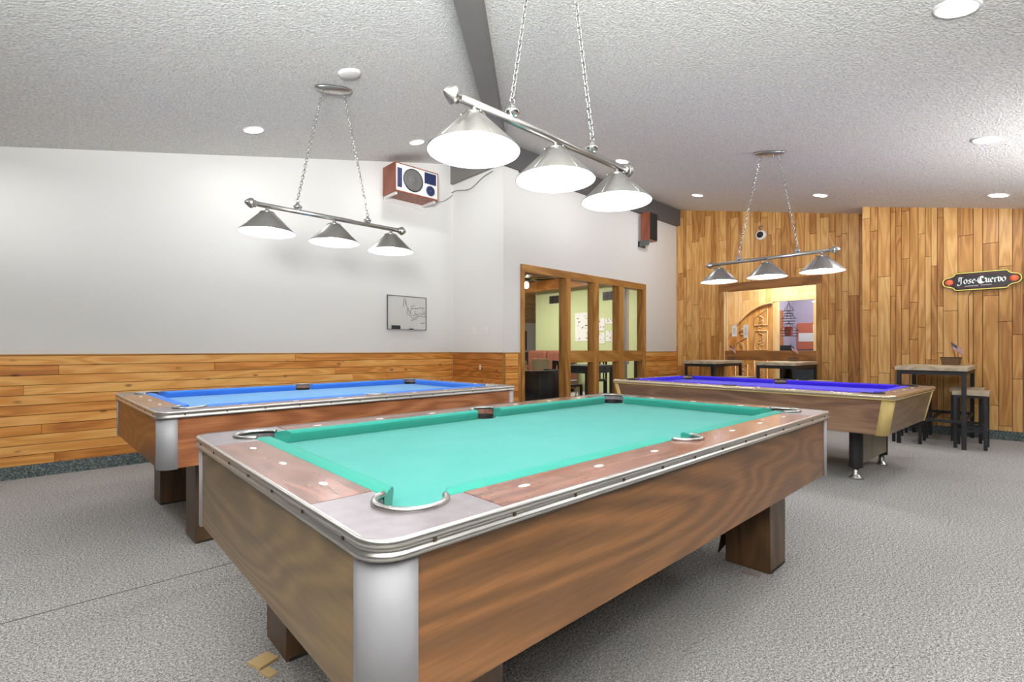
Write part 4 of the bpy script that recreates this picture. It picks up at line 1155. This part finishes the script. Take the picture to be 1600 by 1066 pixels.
b = MB(); b.box(-.05, .05, -.1, .1, .76, .775); b.box(-.015, .015, -.03, .03, .77, .92); b.build('stand', M['black'], root)
root = empty('office_desk', (12.3,3.5,0), 0, 'grey office desk seen through the lower window light', 'desk')
b = MB(); b.box(-.45, .45, -.55, .65, .73, .76); b.build('desktop', M['slate'], root, .004)
for sx in (1,-1):
    b = MB(); b.box(sx*.40-.02, sx*.40+.02, -.5, .6, 0, .73); b.build('leg_panel', M['slate'], root)
b = MB(); b.box(-.42, .42, .1, .58, .3, .72); b.build('drawer_box', M['vent_grey'], root)
def window_notice(v0, v1, z0, z1, label):
    b = MB(); b.box(UB+.020, UB+.028, v0, v1, z0, z1); b.box(UB+.017, UB+.020, v0+.02, v1-.02, z0+.05, z1-.05, 1)
    tag(b.build('window_notice', [M['paper'], M['baffle']]), label, 'notice', 'notices on the plank wall window')
window_notice(3.775,3.865,1.37,1.58,'pale paper notice at the left edge of the plank wall window')
window_notice(3.575,3.655,1.34,1.58,'pale paper notice on plank wall window in front of the arched door')

# ------------------------------------------------------------------ fill lights added to brighten the rooms seen through the glass
def area(name, loc, rot, size, power, col=(1,.95,.88)):
    l = bpy.data.lights.new(name, 'AREA'); l.energy = power; l.size = size; l.color = col; l.shape = 'DISK'
    o = bpy.data.objects.new(name, l); C.objects.link(o); o.location = loc; o.rotation_euler = rot; return o
area('lounge_fill', (8.4, 9.0, 3.15), (0,0,0), .8, 130)
area('lounge_fill', (8.9, 6.8, 3.15), (0,0,0), .5, 40)
area('corridor_fill', (10.2, 3.3, 3.15), (0,0,0), .6, 75, (1,.93,.82))
area('office_fill', (13.0, 3.2, 3.15), (0,0,0), .6, 60, (.97,.95,1))
# fill lights added outside the frame, continuing the ceiling grid
for u, v in ((-.6,5.2),(-.6,3.5),(1.2,-.9),(3.4,-1.5),(5.7,-1.5),(7.9,-1.5)):
    area('offscreen_fill', (u, v, cz(u, v)-.03), (0,0,0), .17, 11, (.965,.985,1))
# fill lights added out of view and aimed up to brighten the ceiling
o = area('ceiling_fill', (-.9, -.9, 1.75), (0,0,0), 1.2, 620, (.97,.985,1)); o.data.spread = math.radians(125)
o.rotation_euler = Vector((.5,.51,.95)).to_track_quat('-Z', 'Y').to_euler()
o = area('ceiling_fill', (5.6, -1.6, 1.75), (0,0,0), 1.0, 80, (.965,.985,1)); o.data.spread = math.radians(125)
o.rotation_euler = Vector((.25,.62,.85)).to_track_quat('-Z', 'Y').to_euler()

# ------------------------------------------------------------------ world, camera
w = bpy.data.worlds.new('world'); bpy.context.scene.world = w; w.use_nodes = True
bg = w.node_tree.nodes['Background']; bg.inputs[0].default_value = (1, .985, .96, 1); bg.inputs[1].default_value = 0.10
sc = bpy.context.scene
cam = bpy.data.cameras.new('camera'); co = bpy.data.objects.new('camera', cam); C.objects.link(co)
cam.sensor_width = 36; cam.lens = 765*36/1600; cam.shift_y = 13/1600; cam.clip_start = .05; cam.clip_end = 100
co.location = (0, 0, 1.13); co.rotation_euler = (PI/2, 0, -(PI/2-math.atan(815/765)))
sc.camera = co
sc.view_settings.view_transform = 'Standard'; sc.view_settings.look = 'None'; sc.view_settings.exposure = 0.0
sc.cycles.use_denoising = True; sc.cycles.max_bounces = 8; sc.cycles.diffuse_bounces = 5; sc.cycles.transparent_max_bounces = 12
sc.cycles.sample_clamp_indirect = 6.0; sc.cycles.caustics_reflective = False; sc.cycles.caustics_refractive = False
